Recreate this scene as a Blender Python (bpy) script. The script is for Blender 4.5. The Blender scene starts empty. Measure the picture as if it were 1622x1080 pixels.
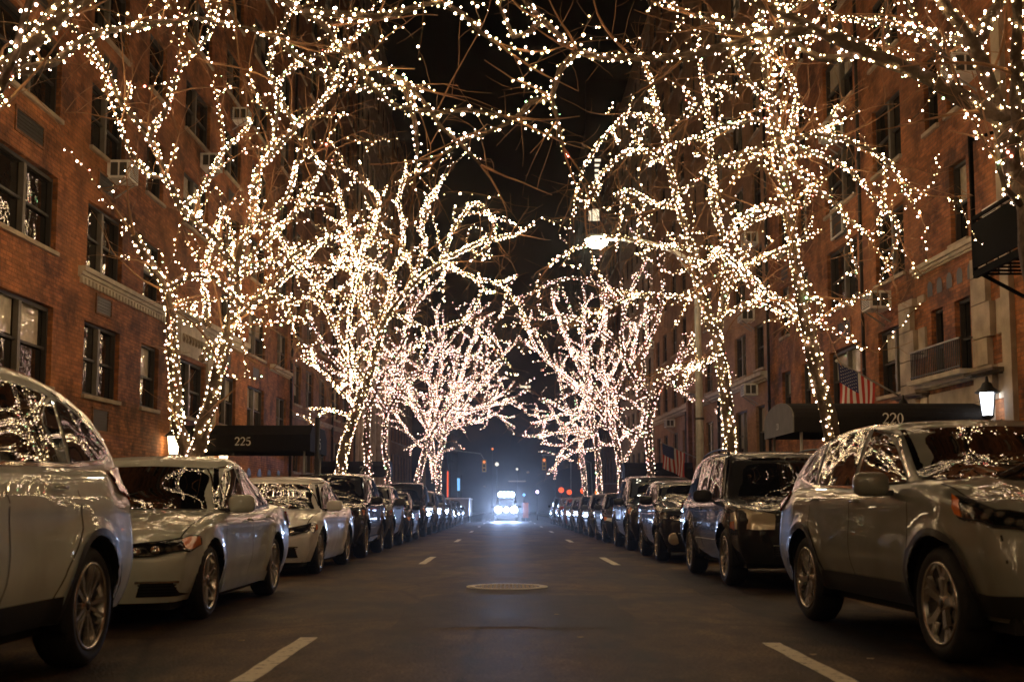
import bpy, bmesh, math, random
from mathutils import Vector, Matrix, noise
from mathutils.bvhtree import BVHTree

R = math.radians
scene = bpy.context.scene
COL = scene.collection

# ------------------------------------------------------------------ camera
cam_d = bpy.data.cameras.new('camera')
cam = bpy.data.objects.new('camera', cam_d)
COL.objects.link(cam)
cam.location = (0, 0, 0.95)
cam.rotation_euler = (R(90 + 5.1), 0, R(-0.29))
cam_d.lens = 39.5
cam_d.sensor_width = 36
cam_d.shift_y = 107.0 / 1622
cam_d.dof.use_dof = True; cam_d.dof.focus_distance = 20; cam_d.dof.aperture_fstop = 2.8
cam_d.clip_start = 0.1
cam_d.clip_end = 2000
scene.camera = cam

# ------------------------------------------------------------------ night sky
w = bpy.data.worlds.new('World'); scene.world = w; w.use_nodes = True
bgn = w.node_tree.nodes['Background']
bgn.inputs[0].default_value = (0.9, 0.62, 0.42, 1)
bgn.inputs[1].default_value = 0.0008
vs = scene.view_settings
vs.view_transform = 'Standard'; vs.look = 'None'; vs.exposure = 0.4; vs.gamma = 1
cy = scene.cycles
cy.use_denoising = True
cy.sample_clamp_indirect = 6.0
cy.max_bounces = 5; cy.diffuse_bounces = 3; cy.glossy_bounces = 3
cy.caustics_reflective = False; cy.caustics_refractive = False
cy.use_light_tree = True
cy.filter_width = 1.6

BULB = 37.0          # emission strength of the string-light bulbs

# ------------------------------------------------------------------ materials
MATS = {}
def nm(name):
    m = bpy.data.materials.new(name); m.use_nodes = True
    nt = m.node_tree; b = nt.nodes['Principled BSDF']
    MATS[name] = m
    return m, nt, b
def N(nt, t, **kw):
    n = nt.nodes.new(t)
    for k, v in kw.items():
        if k.startswith('i_'): n.inputs[int(k[2:])].default_value = v
        else: setattr(n, k, v)
    return n
def simple(name, col, rough=.5, metal=0, spec=.5, coat=0, coatr=.03, var=0, vscale=3, bump=0, bscale=40):
    m, nt, b = nm(name)
    b.inputs['Base Color'].default_value = (*col, 1)
    b.inputs['Roughness'].default_value = rough
    b.inputs['Metallic'].default_value = metal
    b.inputs['Specular IOR Level'].default_value = spec
    b.inputs['Coat Weight'].default_value = coat
    b.inputs['Coat Roughness'].default_value = coatr
    tc = N(nt, 'ShaderNodeTexCoord')
    if var:
        no = N(nt, 'ShaderNodeTexNoise'); no.inputs['Scale'].default_value = vscale; no.inputs['Detail'].default_value = 6
        nt.links.new(tc.outputs['Object'], no.inputs['Vector'])
        rp = N(nt, 'ShaderNodeValToRGB')
        rp.color_ramp.elements[0].position = .3; rp.color_ramp.elements[1].position = .7
        rp.color_ramp.elements[0].color = tuple(c * (1 - var) for c in col) + (1,)
        rp.color_ramp.elements[1].color = tuple(min(1, c * (1 + var)) for c in col) + (1,)
        nt.links.new(no.outputs['Fac'], rp.inputs['Fac']); nt.links.new(rp.outputs['Color'], b.inputs['Base Color'])
    if bump:
        n2 = N(nt, 'ShaderNodeTexNoise'); n2.inputs['Scale'].default_value = bscale; n2.inputs['Detail'].default_value = 3
        nt.links.new(tc.outputs['Object'], n2.inputs['Vector'])
        bp = N(nt, 'ShaderNodeBump'); bp.inputs['Strength'].default_value = bump; bp.inputs['Distance'].default_value = .02
        nt.links.new(n2.outputs['Fac'], bp.inputs['Height']); nt.links.new(bp.outputs['Normal'], b.inputs['Normal'])
    return m
def emis(name, col, s, sampling='AUTO'):
    m = bpy.data.materials.new(name); m.use_nodes = True
    nt = m.node_tree; nt.nodes.clear()
    e = N(nt, 'ShaderNodeEmission'); e.inputs[0].default_value = (*col, 1); e.inputs[1].default_value = s
    o = N(nt, 'ShaderNodeOutputMaterial'); nt.links.new(e.outputs[0], o.inputs[0])
    m.cycles.emission_sampling = sampling
    MATS[name] = m
    return m
def brick(name, c1, c2, mortar, stain=(.035, .014, .007), stain_amt=.6):
    m, nt, b = nm(name)
    b.inputs['Roughness'].default_value = .85
    tc = N(nt, 'ShaderNodeTexCoord')
    sp = N(nt, 'ShaderNodeSeparateXYZ'); nt.links.new(tc.outputs['Object'], sp.inputs[0])
    add = N(nt, 'ShaderNodeMath', operation='ADD'); nt.links.new(sp.outputs[0], add.inputs[0]); nt.links.new(sp.outputs[1], add.inputs[1])
    cb = N(nt, 'ShaderNodeCombineXYZ'); nt.links.new(add.outputs[0], cb.inputs[0]); nt.links.new(sp.outputs[2], cb.inputs[1])
    br = N(nt, 'ShaderNodeTexBrick')
    br.inputs['Color1'].default_value = (*c1, 1); br.inputs['Color2'].default_value = (*c2, 1); br.inputs['Mortar'].default_value = (*mortar, 1)
    br.inputs['Scale'].default_value = 1; br.inputs['Mortar Size'].default_value = .007; br.inputs['Mortar Smooth'].default_value = .3
    br.inputs['Brick Width'].default_value = .235; br.inputs['Row Height'].default_value = .082; br.inputs['Bias'].default_value = -.1
    nt.links.new(cb.outputs[0], br.inputs['Vector'])
    prev = br.outputs['Color']
    for sc, det, lo, hi, amt, colr in ((1.1, 9, .44, .60, stain_amt, stain), (7, 6, .55, .72, .5, (stain[0] * .4, stain[1] * .4, stain[2] * .4)), (.35, 5, .45, .75, .35, (c1[0] * 1.7, c1[1] * 2.0, c1[2] * 2.2))):
        no = N(nt, 'ShaderNodeTexNoise'); no.inputs['Scale'].default_value = sc; no.inputs['Detail'].default_value = det; no.inputs['Roughness'].default_value = .65
        nt.links.new(tc.outputs['Object'], no.inputs['Vector'])
        mr = N(nt, 'ShaderNodeMapRange'); mr.inputs[1].default_value = lo; mr.inputs[2].default_value = hi; mr.inputs[4].default_value = amt
        nt.links.new(no.outputs['Fac'], mr.inputs[0])
        mx = N(nt, 'ShaderNodeMix', data_type='RGBA'); nt.links.new(mr.outputs[0], mx.inputs[0]); nt.links.new(prev, mx.inputs[6]); mx.inputs[7].default_value = (*colr, 1)
        prev = mx.outputs[2]
    nt.links.new(prev, b.inputs['Base Color'])
    nn = N(nt, 'ShaderNodeTexNoise'); nn.inputs['Scale'].default_value = 14; nn.inputs['Detail'].default_value = 5
    nt.links.new(tc.outputs['Object'], nn.inputs['Vector'])
    ma = N(nt, 'ShaderNodeMath', operation='MULTIPLY_ADD'); nt.links.new(nn.outputs['Fac'], ma.inputs[0]); ma.inputs[1].default_value = .8
    inv = N(nt, 'ShaderNodeMath', operation='SUBTRACT'); inv.inputs[0].default_value = 1; nt.links.new(br.outputs['Fac'], inv.inputs[1]); nt.links.new(inv.outputs[0], ma.inputs[2])
    bp = N(nt, 'ShaderNodeBump'); bp.inputs['Strength'].default_value = 1.0; bp.inputs['Distance'].default_value = .035
    nt.links.new(ma.outputs[0], bp.inputs['Height']); nt.links.new(bp.outputs['Normal'], b.inputs['Normal'])
    return m
brick('brick_red', (.50, .175, .055), (.22, .072, .022), (.19, .10, .055), stain_amt=.75)
brick('brick_brown', (.34, .14, .06), (.22, .085, .035), (.2, .13, .08))
brick('brick_tan', (.44, .24, .12), (.33, .165, .075), (.26, .18, .11), stain=(.12, .06, .03), stain_amt=.4)
simple('limestone', (.42, .34, .24), .8, var=.3, vscale=2.5, bump=.4, bscale=12)
simple('limestone_pale', (.55, .48, .37), .8, var=.22, vscale=3, bump=.3, bscale=10)
simple('dark_stone', (.12, .09, .065), .85, var=.3, vscale=3, bump=.4, bscale=15)
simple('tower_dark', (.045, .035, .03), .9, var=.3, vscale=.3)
simple('frame_dark', (.035, .03, .025), .5)
simple('frame_grey', (.16, .14, .11), .5, var=.2)
simple('blind', (.5, .44, .33), .35, coat=1, coatr=.02, var=.25, vscale=9)
simple('iron', (.012, .011, .01), .45)
simple('ac_white', (.82, .80, .73), .5, var=.15, vscale=6)
simple('ac_dark', (.06, .055, .05), .6)
simple('pole_grey', (.33, .31, .26), .5, .3, var=.2, vscale=5)
simple('iron_matte', (.006, .006, .006), .9, spec=.05)
simple('canvas_black', (.014, .012, .010), .85, spec=.1, bump=.3, bscale=20)
simple('canvas_grey', (.2, .19, .16), .8, var=.15, vscale=4, bump=.3, bscale=10)
simple('lettering', (.8, .76, .62), .6)
simple('bark', (.12, .08, .05), .9, var=.4, vscale=12, bump=.8, bscale=30)
simple('twig', (.36, .19, .09), .8, var=.3, vscale=5)
simple('wire', (.02, .035, .02), .6)
simple('tyre', (.012, .012, .012), .75, bump=.2, bscale=60)
simple('rim_silver', (.55, .52, .47), .25, .9)
simple('rim_dark', (.03, .03, .03), .4, .3)
simple('plastic_black', (.012, .012, .012), .5)
simple('chrome', (.8, .78, .72), .08, 1)
simple('gap', (.004, .004, .004), .8)
simple('amber_lens', (.75, .18, .02), .15, coat=1)
simple('red_lens', (.7, .03, .015), .12, coat=1)
simple('paper', (.6, .58, .5), .7)
simple('bin_green', (.02, .05, .04), .6)
simple('concrete', (.2, .18, .15), .85, var=.25, vscale=1.5, bump=.4, bscale=25)
simple('sign_white', (.7, .7, .68), .5)
simple('flag_red', (.5, .03, .025), .7); simple('flag_white', (.75, .72, .66), .7); simple('flag_blue', (.02, .03, .12), .7)
simple('orange_panel', (.6, .09, .02), .5)
simple('trailer_grey', (.3, .28, .25), .5, var=.15, vscale=1)
simple('leaf_litter', (.45, .33, .18), .8)
def glassy(name, base, wav):
    m, nt, b = nm(name)
    b.inputs['Base Color'].default_value = (*base, 1); b.inputs['Roughness'].default_value = .02
    b.inputs['Specular IOR Level'].default_value = .9; b.inputs['IOR'].default_value = 1.6
    tc = N(nt, 'ShaderNodeTexCoord'); no = N(nt, 'ShaderNodeTexNoise'); no.inputs['Scale'].default_value = 2.2; no.inputs['Detail'].default_value = 1
    nt.links.new(tc.outputs['Object'], no.inputs['Vector'])
    bp = N(nt, 'ShaderNodeBump'); bp.inputs['Strength'].default_value = wav; bp.inputs['Distance'].default_value = .02
    nt.links.new(no.outputs['Fac'], bp.inputs['Height']); nt.links.new(bp.outputs['Normal'], b.inputs['Normal'])
    return m
glassy('window_glass', (.012, .011, .01), .6)
glassy('car_glass', (.004, .004, .004), .03)
def lamp_lens(name):
    m, nt, b = nm(name)
    tc = N(nt, 'ShaderNodeTexCoord'); v = N(nt, 'ShaderNodeTexVoronoi'); v.inputs['Scale'].default_value = 14
    nt.links.new(tc.outputs['Object'], v.inputs['Vector'])
    rp = N(nt, 'ShaderNodeValToRGB'); rp.color_ramp.elements[0].position = .25; rp.color_ramp.elements[1].position = .5
    rp.color_ramp.elements[0].color = (.35, .33, .28, 1); rp.color_ramp.elements[1].color = (.02, .02, .02, 1)
    nt.links.new(v.outputs['Distance'], rp.inputs['Fac']); nt.links.new(rp.outputs['Color'], b.inputs['Base Color'])
    b.inputs['Metallic'].default_value = .7; b.inputs['Roughness'].default_value = .15
    b.inputs['Coat Weight'].default_value = 1; b.inputs['Coat Roughness'].default_value = .02
    return m
lamp_lens('lamp_lens')
simple('lamp_milky', (.62, .55, .4), .2, .3, coat=1)
def paint(name, col, metal=.6, rough=.32):
    m, nt, b = nm(name)
    b.inputs['Metallic'].default_value = metal; b.inputs['Roughness'].default_value = rough
    b.inputs['Coat Weight'].default_value = 1; b.inputs['Coat Roughness'].default_value = .008; b.inputs['Coat IOR'].default_value = 1.6 if max(col) > .1 else 1.45; b.inputs['Specular IOR Level'].default_value = .2
    tc = N(nt, 'ShaderNodeTexCoord'); no = N(nt, 'ShaderNodeTexNoise'); no.inputs['Scale'].default_value = 3.5; no.inputs['Detail'].default_value = 8
    nt.links.new(tc.outputs['Object'], no.inputs['Vector'])
    rp = N(nt, 'ShaderNodeValToRGB'); rp.color_ramp.elements[0].position = .35; rp.color_ramp.elements[1].position = .65
    rp.color_ramp.elements[0].color = tuple(c * .82 for c in col) + (1,); rp.color_ramp.elements[1].color = (*col, 1)
    nt.links.new(no.outputs['Fac'], rp.inputs['Fac']); nt.links.new(rp.outputs['Color'], b.inputs['Base Color'])
    n2 = N(nt, 'ShaderNodeTexNoise'); n2.inputs['Scale'].default_value = 1.7
    nt.links.new(tc.outputs['Object'], n2.inputs['Vector'])
    bp = N(nt, 'ShaderNodeBump'); bp.inputs['Strength'].default_value = .12; bp.inputs['Distance'].default_value = .01
    nt.links.new(n2.outputs['Fac'], bp.inputs['Height']); nt.links.new(bp.outputs['Normal'], b.inputs['Coat Normal'])
    return m
paint('paint_silver', (.70, .77, .70), .05, .5); paint('paint_pearl', (.82, .92, .84), .03, .5); paint('paint_white', (.96, .98, .97), 0, .5)
paint('paint_bronze', (.26, .27, .23), .3, .5); paint('paint_black', (.006, .006, .006), 0, .6); paint('paint_grey', (.07, .067, .055), .1, .5)
paint('paint_dark', (.02, .02, .02), 0, .6); paint('paint_red', (.4, .04, .01), .1, .5); paint('paint_beige', (.2, .18, .13), .1, .5)
emis('bulb_warm', (1, .69, .33), BULB); emis('bulb_pink', (1, .66, .46), BULB * .55); emis('bulb_gold', (1, .72, .32), BULB * .12)
emis('far_bulb_warm', (1, .66, .46), BULB * .24); emis('far_bulb_pink', (1, .54, .50), BULB * .17); emis('far_bulb_gold', (1, .66, .42), BULB * .1)
emis('bulb_green', (.5, 1, .45), BULB * .5); emis('bulb_red', (1, .22, .15), BULB * .5)
emis('street_glow', (1, .95, .72), 60); emis('headlamp_glow', (.60, .74, 1), 20); emis('lantern_white', (.85, .9, 1), 6)
emis('lantern_warm', (1, .72, .40), 8); emis('signal_orange', (1, .22, .03), 1.2); emis('red_glow', (1, .10, .02), 1.2)
emis('blue_glow', (.2, .5, 1), 1); emis('white_glow', (1, .9, .75), .9); emis('lit_window', (1, .82, .55), 1.1); emis('lit_dim', (.9, .55, .28), .12)
emis('violet_glow', (.75, .55, 1), 6); emis('green_glow', (.15, .8, .45), 1.0)

def asphalt():
    m, nt, b = nm('asphalt')
    tc = N(nt, 'ShaderNodeTexCoord')
    prev = None
    base = N(nt, 'ShaderNodeTexNoise'); base.inputs['Scale'].default_value = .9; base.inputs['Detail'].default_value = 9; base.inputs['Roughness'].default_value = .65
    mp = N(nt, 'ShaderNodeMapping'); mp.inputs['Scale'].default_value = (1, .45, 1)
    nt.links.new(tc.outputs['Object'], mp.inputs[0]); nt.links.new(mp.outputs[0], base.inputs['Vector'])
    rp = N(nt, 'ShaderNodeValToRGB'); e = rp.color_ramp.elements
    e[0].position = .40; e[0].color = (.011, .0068, .0038, 1); e[1].position = .60; e[1].color = (.125, .078, .039, 1)
    nt.links.new(base.outputs['Fac'], rp.inputs['Fac'])
    fine = N(nt, 'ShaderNodeTexNoise'); fine.inputs['Scale'].default_value = 45; fine.inputs['Detail'].default_value = 4
    nt.links.new(tc.outputs['Object'], fine.inputs['Vector'])
    mr = N(nt, 'ShaderNodeMapRange'); mr.inputs[1].default_value = .3; mr.inputs[2].default_value = .7; mr.inputs[3].default_value = .25; mr.inputs[4].default_value = 1.9
    nt.links.new(fine.outputs['Fac'], mr.inputs[0])
    mx = N(nt, 'ShaderNodeMix', data_type='RGBA', blend_type='MULTIPLY'); mx.inputs[0].default_value = 1
    nt.links.new(rp.outputs['Color'], mx.inputs[6]); nt.links.new(mr.outputs[0], mx.inputs[7])
    b2 = N(nt, 'ShaderNodeTexNoise'); b2.inputs['Scale'].default_value = 3.2; b2.inputs['Detail'].default_value = 7; b2.inputs['Roughness'].default_value = .7
    nt.links.new(mp.outputs[0], b2.inputs['Vector'])
    mb2 = N(nt, 'ShaderNodeMapRange'); mb2.inputs[1].default_value = .35; mb2.inputs[2].default_value = .65; mb2.inputs[3].default_value = .55; mb2.inputs[4].default_value = 1.35
    nt.links.new(b2.outputs['Fac'], mb2.inputs[0]); mxb = N(nt, 'ShaderNodeMix', data_type='RGBA', blend_type='MULTIPLY'); mxb.inputs[0].default_value = 1
    nt.links.new(mx.outputs[2], mxb.inputs[6]); nt.links.new(mb2.outputs[0], mxb.inputs[7]); mx = mxb
    # crack / patch lines
    vo = N(nt, 'ShaderNodeTexVoronoi', feature='DISTANCE_TO_EDGE'); vo.inputs['Scale'].default_value = .33
    n3 = N(nt, 'ShaderNodeTexNoise'); n3.inputs['Scale'].default_value = 2.5; n3.inputs['Detail'].default_value = 5
    nt.links.new(tc.outputs['Object'], n3.inputs['Vector'])
    mx3 = N(nt, 'ShaderNodeMix', data_type='VECTOR'); mx3.inputs[0].default_value = .12
    nt.links.new(tc.outputs['Object'], mx3.inputs[4]); nt.links.new(n3.outputs['Color'], mx3.inputs[5]); nt.links.new(mx3.outputs[1], vo.inputs['Vector'])
    m4 = N(nt, 'ShaderNodeMapRange'); m4.inputs[1].default_value = .0; m4.inputs[2].default_value = .012; m4.inputs[3].default_value = .35; m4.inputs[4].default_value = 1
    nt.links.new(vo.outputs['Distance'], m4.inputs[0])
    mx4 = N(nt, 'ShaderNodeMix', data_type='RGBA', blend_type='MULTIPLY'); mx4.inputs[0].default_value = 1
    nt.links.new(mx.outputs[2], mx4.inputs[6]); nt.links.new(m4.outputs[0], mx4.inputs[7])
    nt.links.new(mx4.outputs[2], b.inputs['Base Color'])
    b.inputs['Specular IOR Level'].default_value = .16
    r2 = N(nt, 'ShaderNodeMapRange'); r2.inputs[3].default_value = .5; r2.inputs[4].default_value = .75
    nt.links.new(base.outputs['Fac'], r2.inputs[0]); nt.links.new(r2.outputs[0], b.inputs['Roughness'])
    bp = N(nt, 'ShaderNodeBump'); bp.inputs['Strength'].default_value = .9; bp.inputs['Distance'].default_value = .012
    nt.links.new(fine.outputs['Fac'], bp.inputs['Height']); nt.links.new(bp.outputs['Normal'], b.inputs['Normal'])
asphalt()
for nm_, lo_, hi_ in (('patch_tar', (.010, .007, .005, 1), (.06, .042, .028, 1)), ('patch_old', (.02, .014, .009, 1), (.13, .09, .055, 1))):
    m_ = MATS['asphalt'].copy(); MATS[nm_] = m_; m_.name = nm_
    r_ = [n for n in m_.node_tree.nodes if n.type == 'VALTORGB'][0]; r_.color_ramp.elements[0].color = lo_; r_.color_ramp.elements[1].color = hi_
def road_paint():
    m, nt, b = nm('road_paint')
    tc = N(nt, 'ShaderNodeTexCoord'); no = N(nt, 'ShaderNodeTexNoise'); no.inputs['Scale'].default_value = 14; no.inputs['Detail'].default_value = 8; no.inputs['Roughness'].default_value = .7
    nt.links.new(tc.outputs['Object'], no.inputs['Vector'])
    rp = N(nt, 'ShaderNodeValToRGB'); e = rp.color_ramp.elements
    e[0].position = .36; e[0].color = (.16, .13, .09, 1); e[1].position = .46; e[1].color = (.8, .74, .55, 1)
    nt.links.new(no.outputs['Fac'], rp.inputs['Fac']); nt.links.new(rp.outputs['Color'], b.inputs['Base Color']); b.inputs['Roughness'].default_value = .6
road_paint()

# ------------------------------------------------------------------ helpers
SH = math.tan(R(1.1))      # the street falls away from the camera; level courses rise against it
def sh(y): return SH * y
def tag(o, label=None, cat=None, group=None, kind=None):
    if label: o['label'] = label
    if cat: o['category'] = cat
    if group: o['group'] = group
    if kind: o['kind'] = kind
    return o
def empty(name, loc, label, cat, group=None, rz=0):
    o = bpy.data.objects.new(name, None); COL.objects.link(o)
    o.location = loc; o.rotation_euler = (0, 0, rz); o.empty_display_size = .2
    return tag(o, label, cat, group)
class MB:
    def __init__(s): s.v = []; s.f = []; s.m = []; s.mats = []; s.smooth = []
    def mi(s, mat):
        if mat not in s.mats: s.mats.append(mat)
        return s.mats.index(mat)
    def add(s, vs, fs, mat=None, smooth=False):
        o = len(s.v); s.v += [tuple(p) for p in vs]
        k = s.mi(mat) if mat else 0
        for f in fs: s.f.append(tuple(i + o for i in f)); s.m.append(k); s.smooth.append(smooth)
        return s
    def box(s, x0, x1, y0, y1, z0, z1, mat=None, shear=False):
        P = [(x, y, z + (sh(y) if shear else 0)) for z in (z0, z1) for y in (y0, y1) for x in (x0, x1)]
        return s.add(P, [(0, 2, 3, 1), (4, 5, 7, 6), (0, 1, 5, 4), (2, 6, 7, 3), (0, 4, 6, 2), (1, 3, 7, 5)], mat)
    def bar(s, a, b, w, h, mat=None, up=(0, 0, 1)):
        a = Vector(a); b = Vector(b); d = (b - a).normalized(); u = Vector(up)
        if abs(d.dot(u)) > .95: u = Vector((1, 0, 0))
        sd = d.cross(u).normalized() * w / 2; u = sd.cross(d).normalized() * h / 2
        P = [p + i * sd + j * u for p in (a, b) for i, j in ((-1, -1), (1, -1), (1, 1), (-1, 1))]
        return s.add(P, [(0, 1, 2, 3), (7, 6, 5, 4), (0, 4, 5, 1), (1, 5, 6, 2), (2, 6, 7, 3), (3, 7, 4, 0)], mat)
    def tube(s, pts, rad, n=6, mat=None, smooth=True, cap=True):
        pts = [Vector(p) for p in pts]; L = len(pts)
        if not hasattr(rad, '__len__'): rad = [rad] * L
        u = None; vs = []; fs = []
        for i, p in enumerate(pts):
            t = (pts[min(i + 1, L - 1)] - pts[max(i - 1, 0)])
            t = t.normalized() if t.length > 1e-9 else Vector((0, 0, 1))
            if u is None: u = t.orthogonal().normalized()
            u = (u - t * u.dot(t)); u = u.normalized() if u.length > 1e-6 else t.orthogonal().normalized()
            v = t.cross(u)
            for k in range(n):
                a = 2 * math.pi * k / n
                vs.append(p + (u * math.cos(a) + v * math.sin(a)) * rad[i])
        for i in range(L - 1):
            for k in range(n):
                a = i * n + k; b = i * n + (k + 1) % n
                fs.append((a, b, b + n, a + n))
        if cap: fs += [tuple(range(n))[::-1], tuple(range((L - 1) * n, L * n))]
        return s.add(vs, fs, mat, smooth)
    def lathe(s, prof, n=24, axis='z', c=(0, 0, 0), mat=None, smooth=True):
        vs = []; fs = []; L = len(prof)
        for r, h in prof:
            for k in range(n):
                a = 2 * math.pi * k / n; x, y = r * math.cos(a), r * math.sin(a)
                p = (x, y, h) if axis == 'z' else ((x, h, y) if axis == 'y' else (h, x, y))
                vs.append((p[0] + c[0], p[1] + c[1], p[2] + c[2]))
        for i in range(L - 1):
            for k in range(n):
                a = i * n + k; b = i * n + (k + 1) % n
                fs.append((a, b, b + n, a + n))
        return s.add(vs, fs, mat, smooth)
    def prism(s, poly, a0, a1, axis='y', mat=None):
        n = len(poly)
        f = (lambda p, h: (p[0], h, p[1])) if axis == 'y' else ((lambda p, h: (h, p[0], p[1])) if axis == 'x' else (lambda p, h: (p[0], p[1], h)))
        P = [f(p, a0) for p in poly] + [f(p, a1) for p in poly]
        return s.add(P, [tuple(range(n)), tuple(range(2 * n - 1, n - 1, -1))] + [(i, (i + 1) % n, (i + 1) % n + n, i + n) for i in range(n)], mat)
    def mesh(s, name, mat=None):
        me = bpy.data.meshes.new(name); me.from_pydata(s.v, [], s.f)
        for m in (s.mats if s.mats and s.mats != [None] else [mat]): me.materials.append(MATS[m] if isinstance(m, str) else m)
        me.polygons.foreach_set('material_index', s.m)
        me.polygons.foreach_set('use_smooth', s.smooth)
        me.update()
        return me
    def build(s, name, mat=None, parent=None, fix=True):
        me = s.mesh(name, mat)
        if fix:
            bm = bmesh.new(); bm.from_mesh(me); bmesh.ops.recalc_face_normals(bm, faces=bm.faces); bm.to_mesh(me); bm.free()
        return link(name, me, parent)
def link(name, me, parent=None, loc=None):
    o = bpy.data.objects.new(name, me); COL.objects.link(o)
    if parent is not None: o.parent = parent
    if loc is not None: o.location = loc
    return o
def copy_tree(o, parent=None):
    c = o.copy(); COL.objects.link(c)
    if parent is not None: c.parent = parent
    for ch in o.children: copy_tree(ch, c)
    return c
def lerp(a, b, t): return a + (b - a) * t
def sstep(x, a, b):
    t = max(0, min(1, (x - a) / (b - a))); return t * t * (3 - 2 * t)
def catmull(P, step):
    P = [Vector(p) for p in P]; out = []
    for i in range(len(P) - 1):
        p0 = P[max(i - 1, 0)]; p1 = P[i]; p2 = P[i + 1]; p3 = P[min(i + 2, len(P) - 1)]
        n = max(1, int((p2 - p1).length / step))
        for k in range(n):
            t = k / n
            out.append(.5 * ((2 * p1) + (p2 - p0) * t + (2 * p0 - 5 * p1 + 4 * p2 - p3) * t * t + (3 * p1 - p0 - 3 * p2 + p3) * t ** 3))
    out.append(P[-1]); return out
# serif-like numerals drawn as strokes of varying width: (x, y, width)
def arc(cx, cz, rx, rz, a0, a1, n, w0, w1=None, wm=None):
    out = []
    for i in range(n + 1):
        t = i / n; a = R(lerp(a0, a1, t)); w = lerp(w0, w1 if w1 is not None else w0, t)
        if wm: w = w + (wm - w) * math.sin(math.pi * t)
        out.append((cx + rx * math.cos(a), cz + rz * math.sin(a), w))
    return out
GLYPH = {
 '2': [arc(.3, .72, .24, .25, 170, -20, 12, .09, .16) + [(.38, .42, .1), (.2, .2, .07), (.06, .05, .06)], [(.04, .06, .12), (.3, .08, .15), (.52, .07, .11), (.56, .2, .04)]],
 '5': [[(.14, .96, .05), (.34, .93, .12), (.54, .97, .08)], [(.15, .97, .05), (.12, .5, .05)], arc(.28, .32, .26, .28, 125, -150, 14, .06, .1, .17)],
 '0': [arc(.3, .5, .22, .46, 0, 90, 8, .17, .05), arc(.3, .5, .22, .46, 90, 180, 8, .05, .17), arc(.3, .5, .22, .46, 180, 270, 8, .17, .05), arc(.3, .5, .22, .46, 270, 360, 8, .05, .17)],
 '3': [arc(.27, .74, .22, .22, 160, -90, 12, .09, .07, .15), arc(.27, .27, .25, .25, 90, -160, 12, .07, .1, .17)],
 '1': [[(.3, .98, .15), (.3, .03, .15)], [(.1, .84, .05), (.3, .95, .07)], [(.08, .03, .06), (.52, .03, .06)]],
}
def glyphs(mb, text, mapf, h, mat, adv=.68):
    x = -adv * len(text) * h / 2
    for ch in text:
        for st in GLYPH[ch]:
            L = []; Rr = []
            for i, (a, b, w_) in enumerate(st):
                p = st[max(i - 1, 0)]; q = st[min(i + 1, len(st) - 1)]
                dx, dz = q[0] - p[0], q[1] - p[1]; l = math.hypot(dx, dz) or 1
                nx, nz = -dz / l * w_ / 2, dx / l * w_ / 2
                L.append(mapf(x + (a + nx) * h, (b + nz) * h)); Rr.append(mapf(x + (a - nx) * h, (b - nz) * h))
            n = len(L); mb.add(L + Rr, [(i, i + 1, n + i + 1, n + i) for i in range(n - 1)], mat)
        x += adv * h
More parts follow.
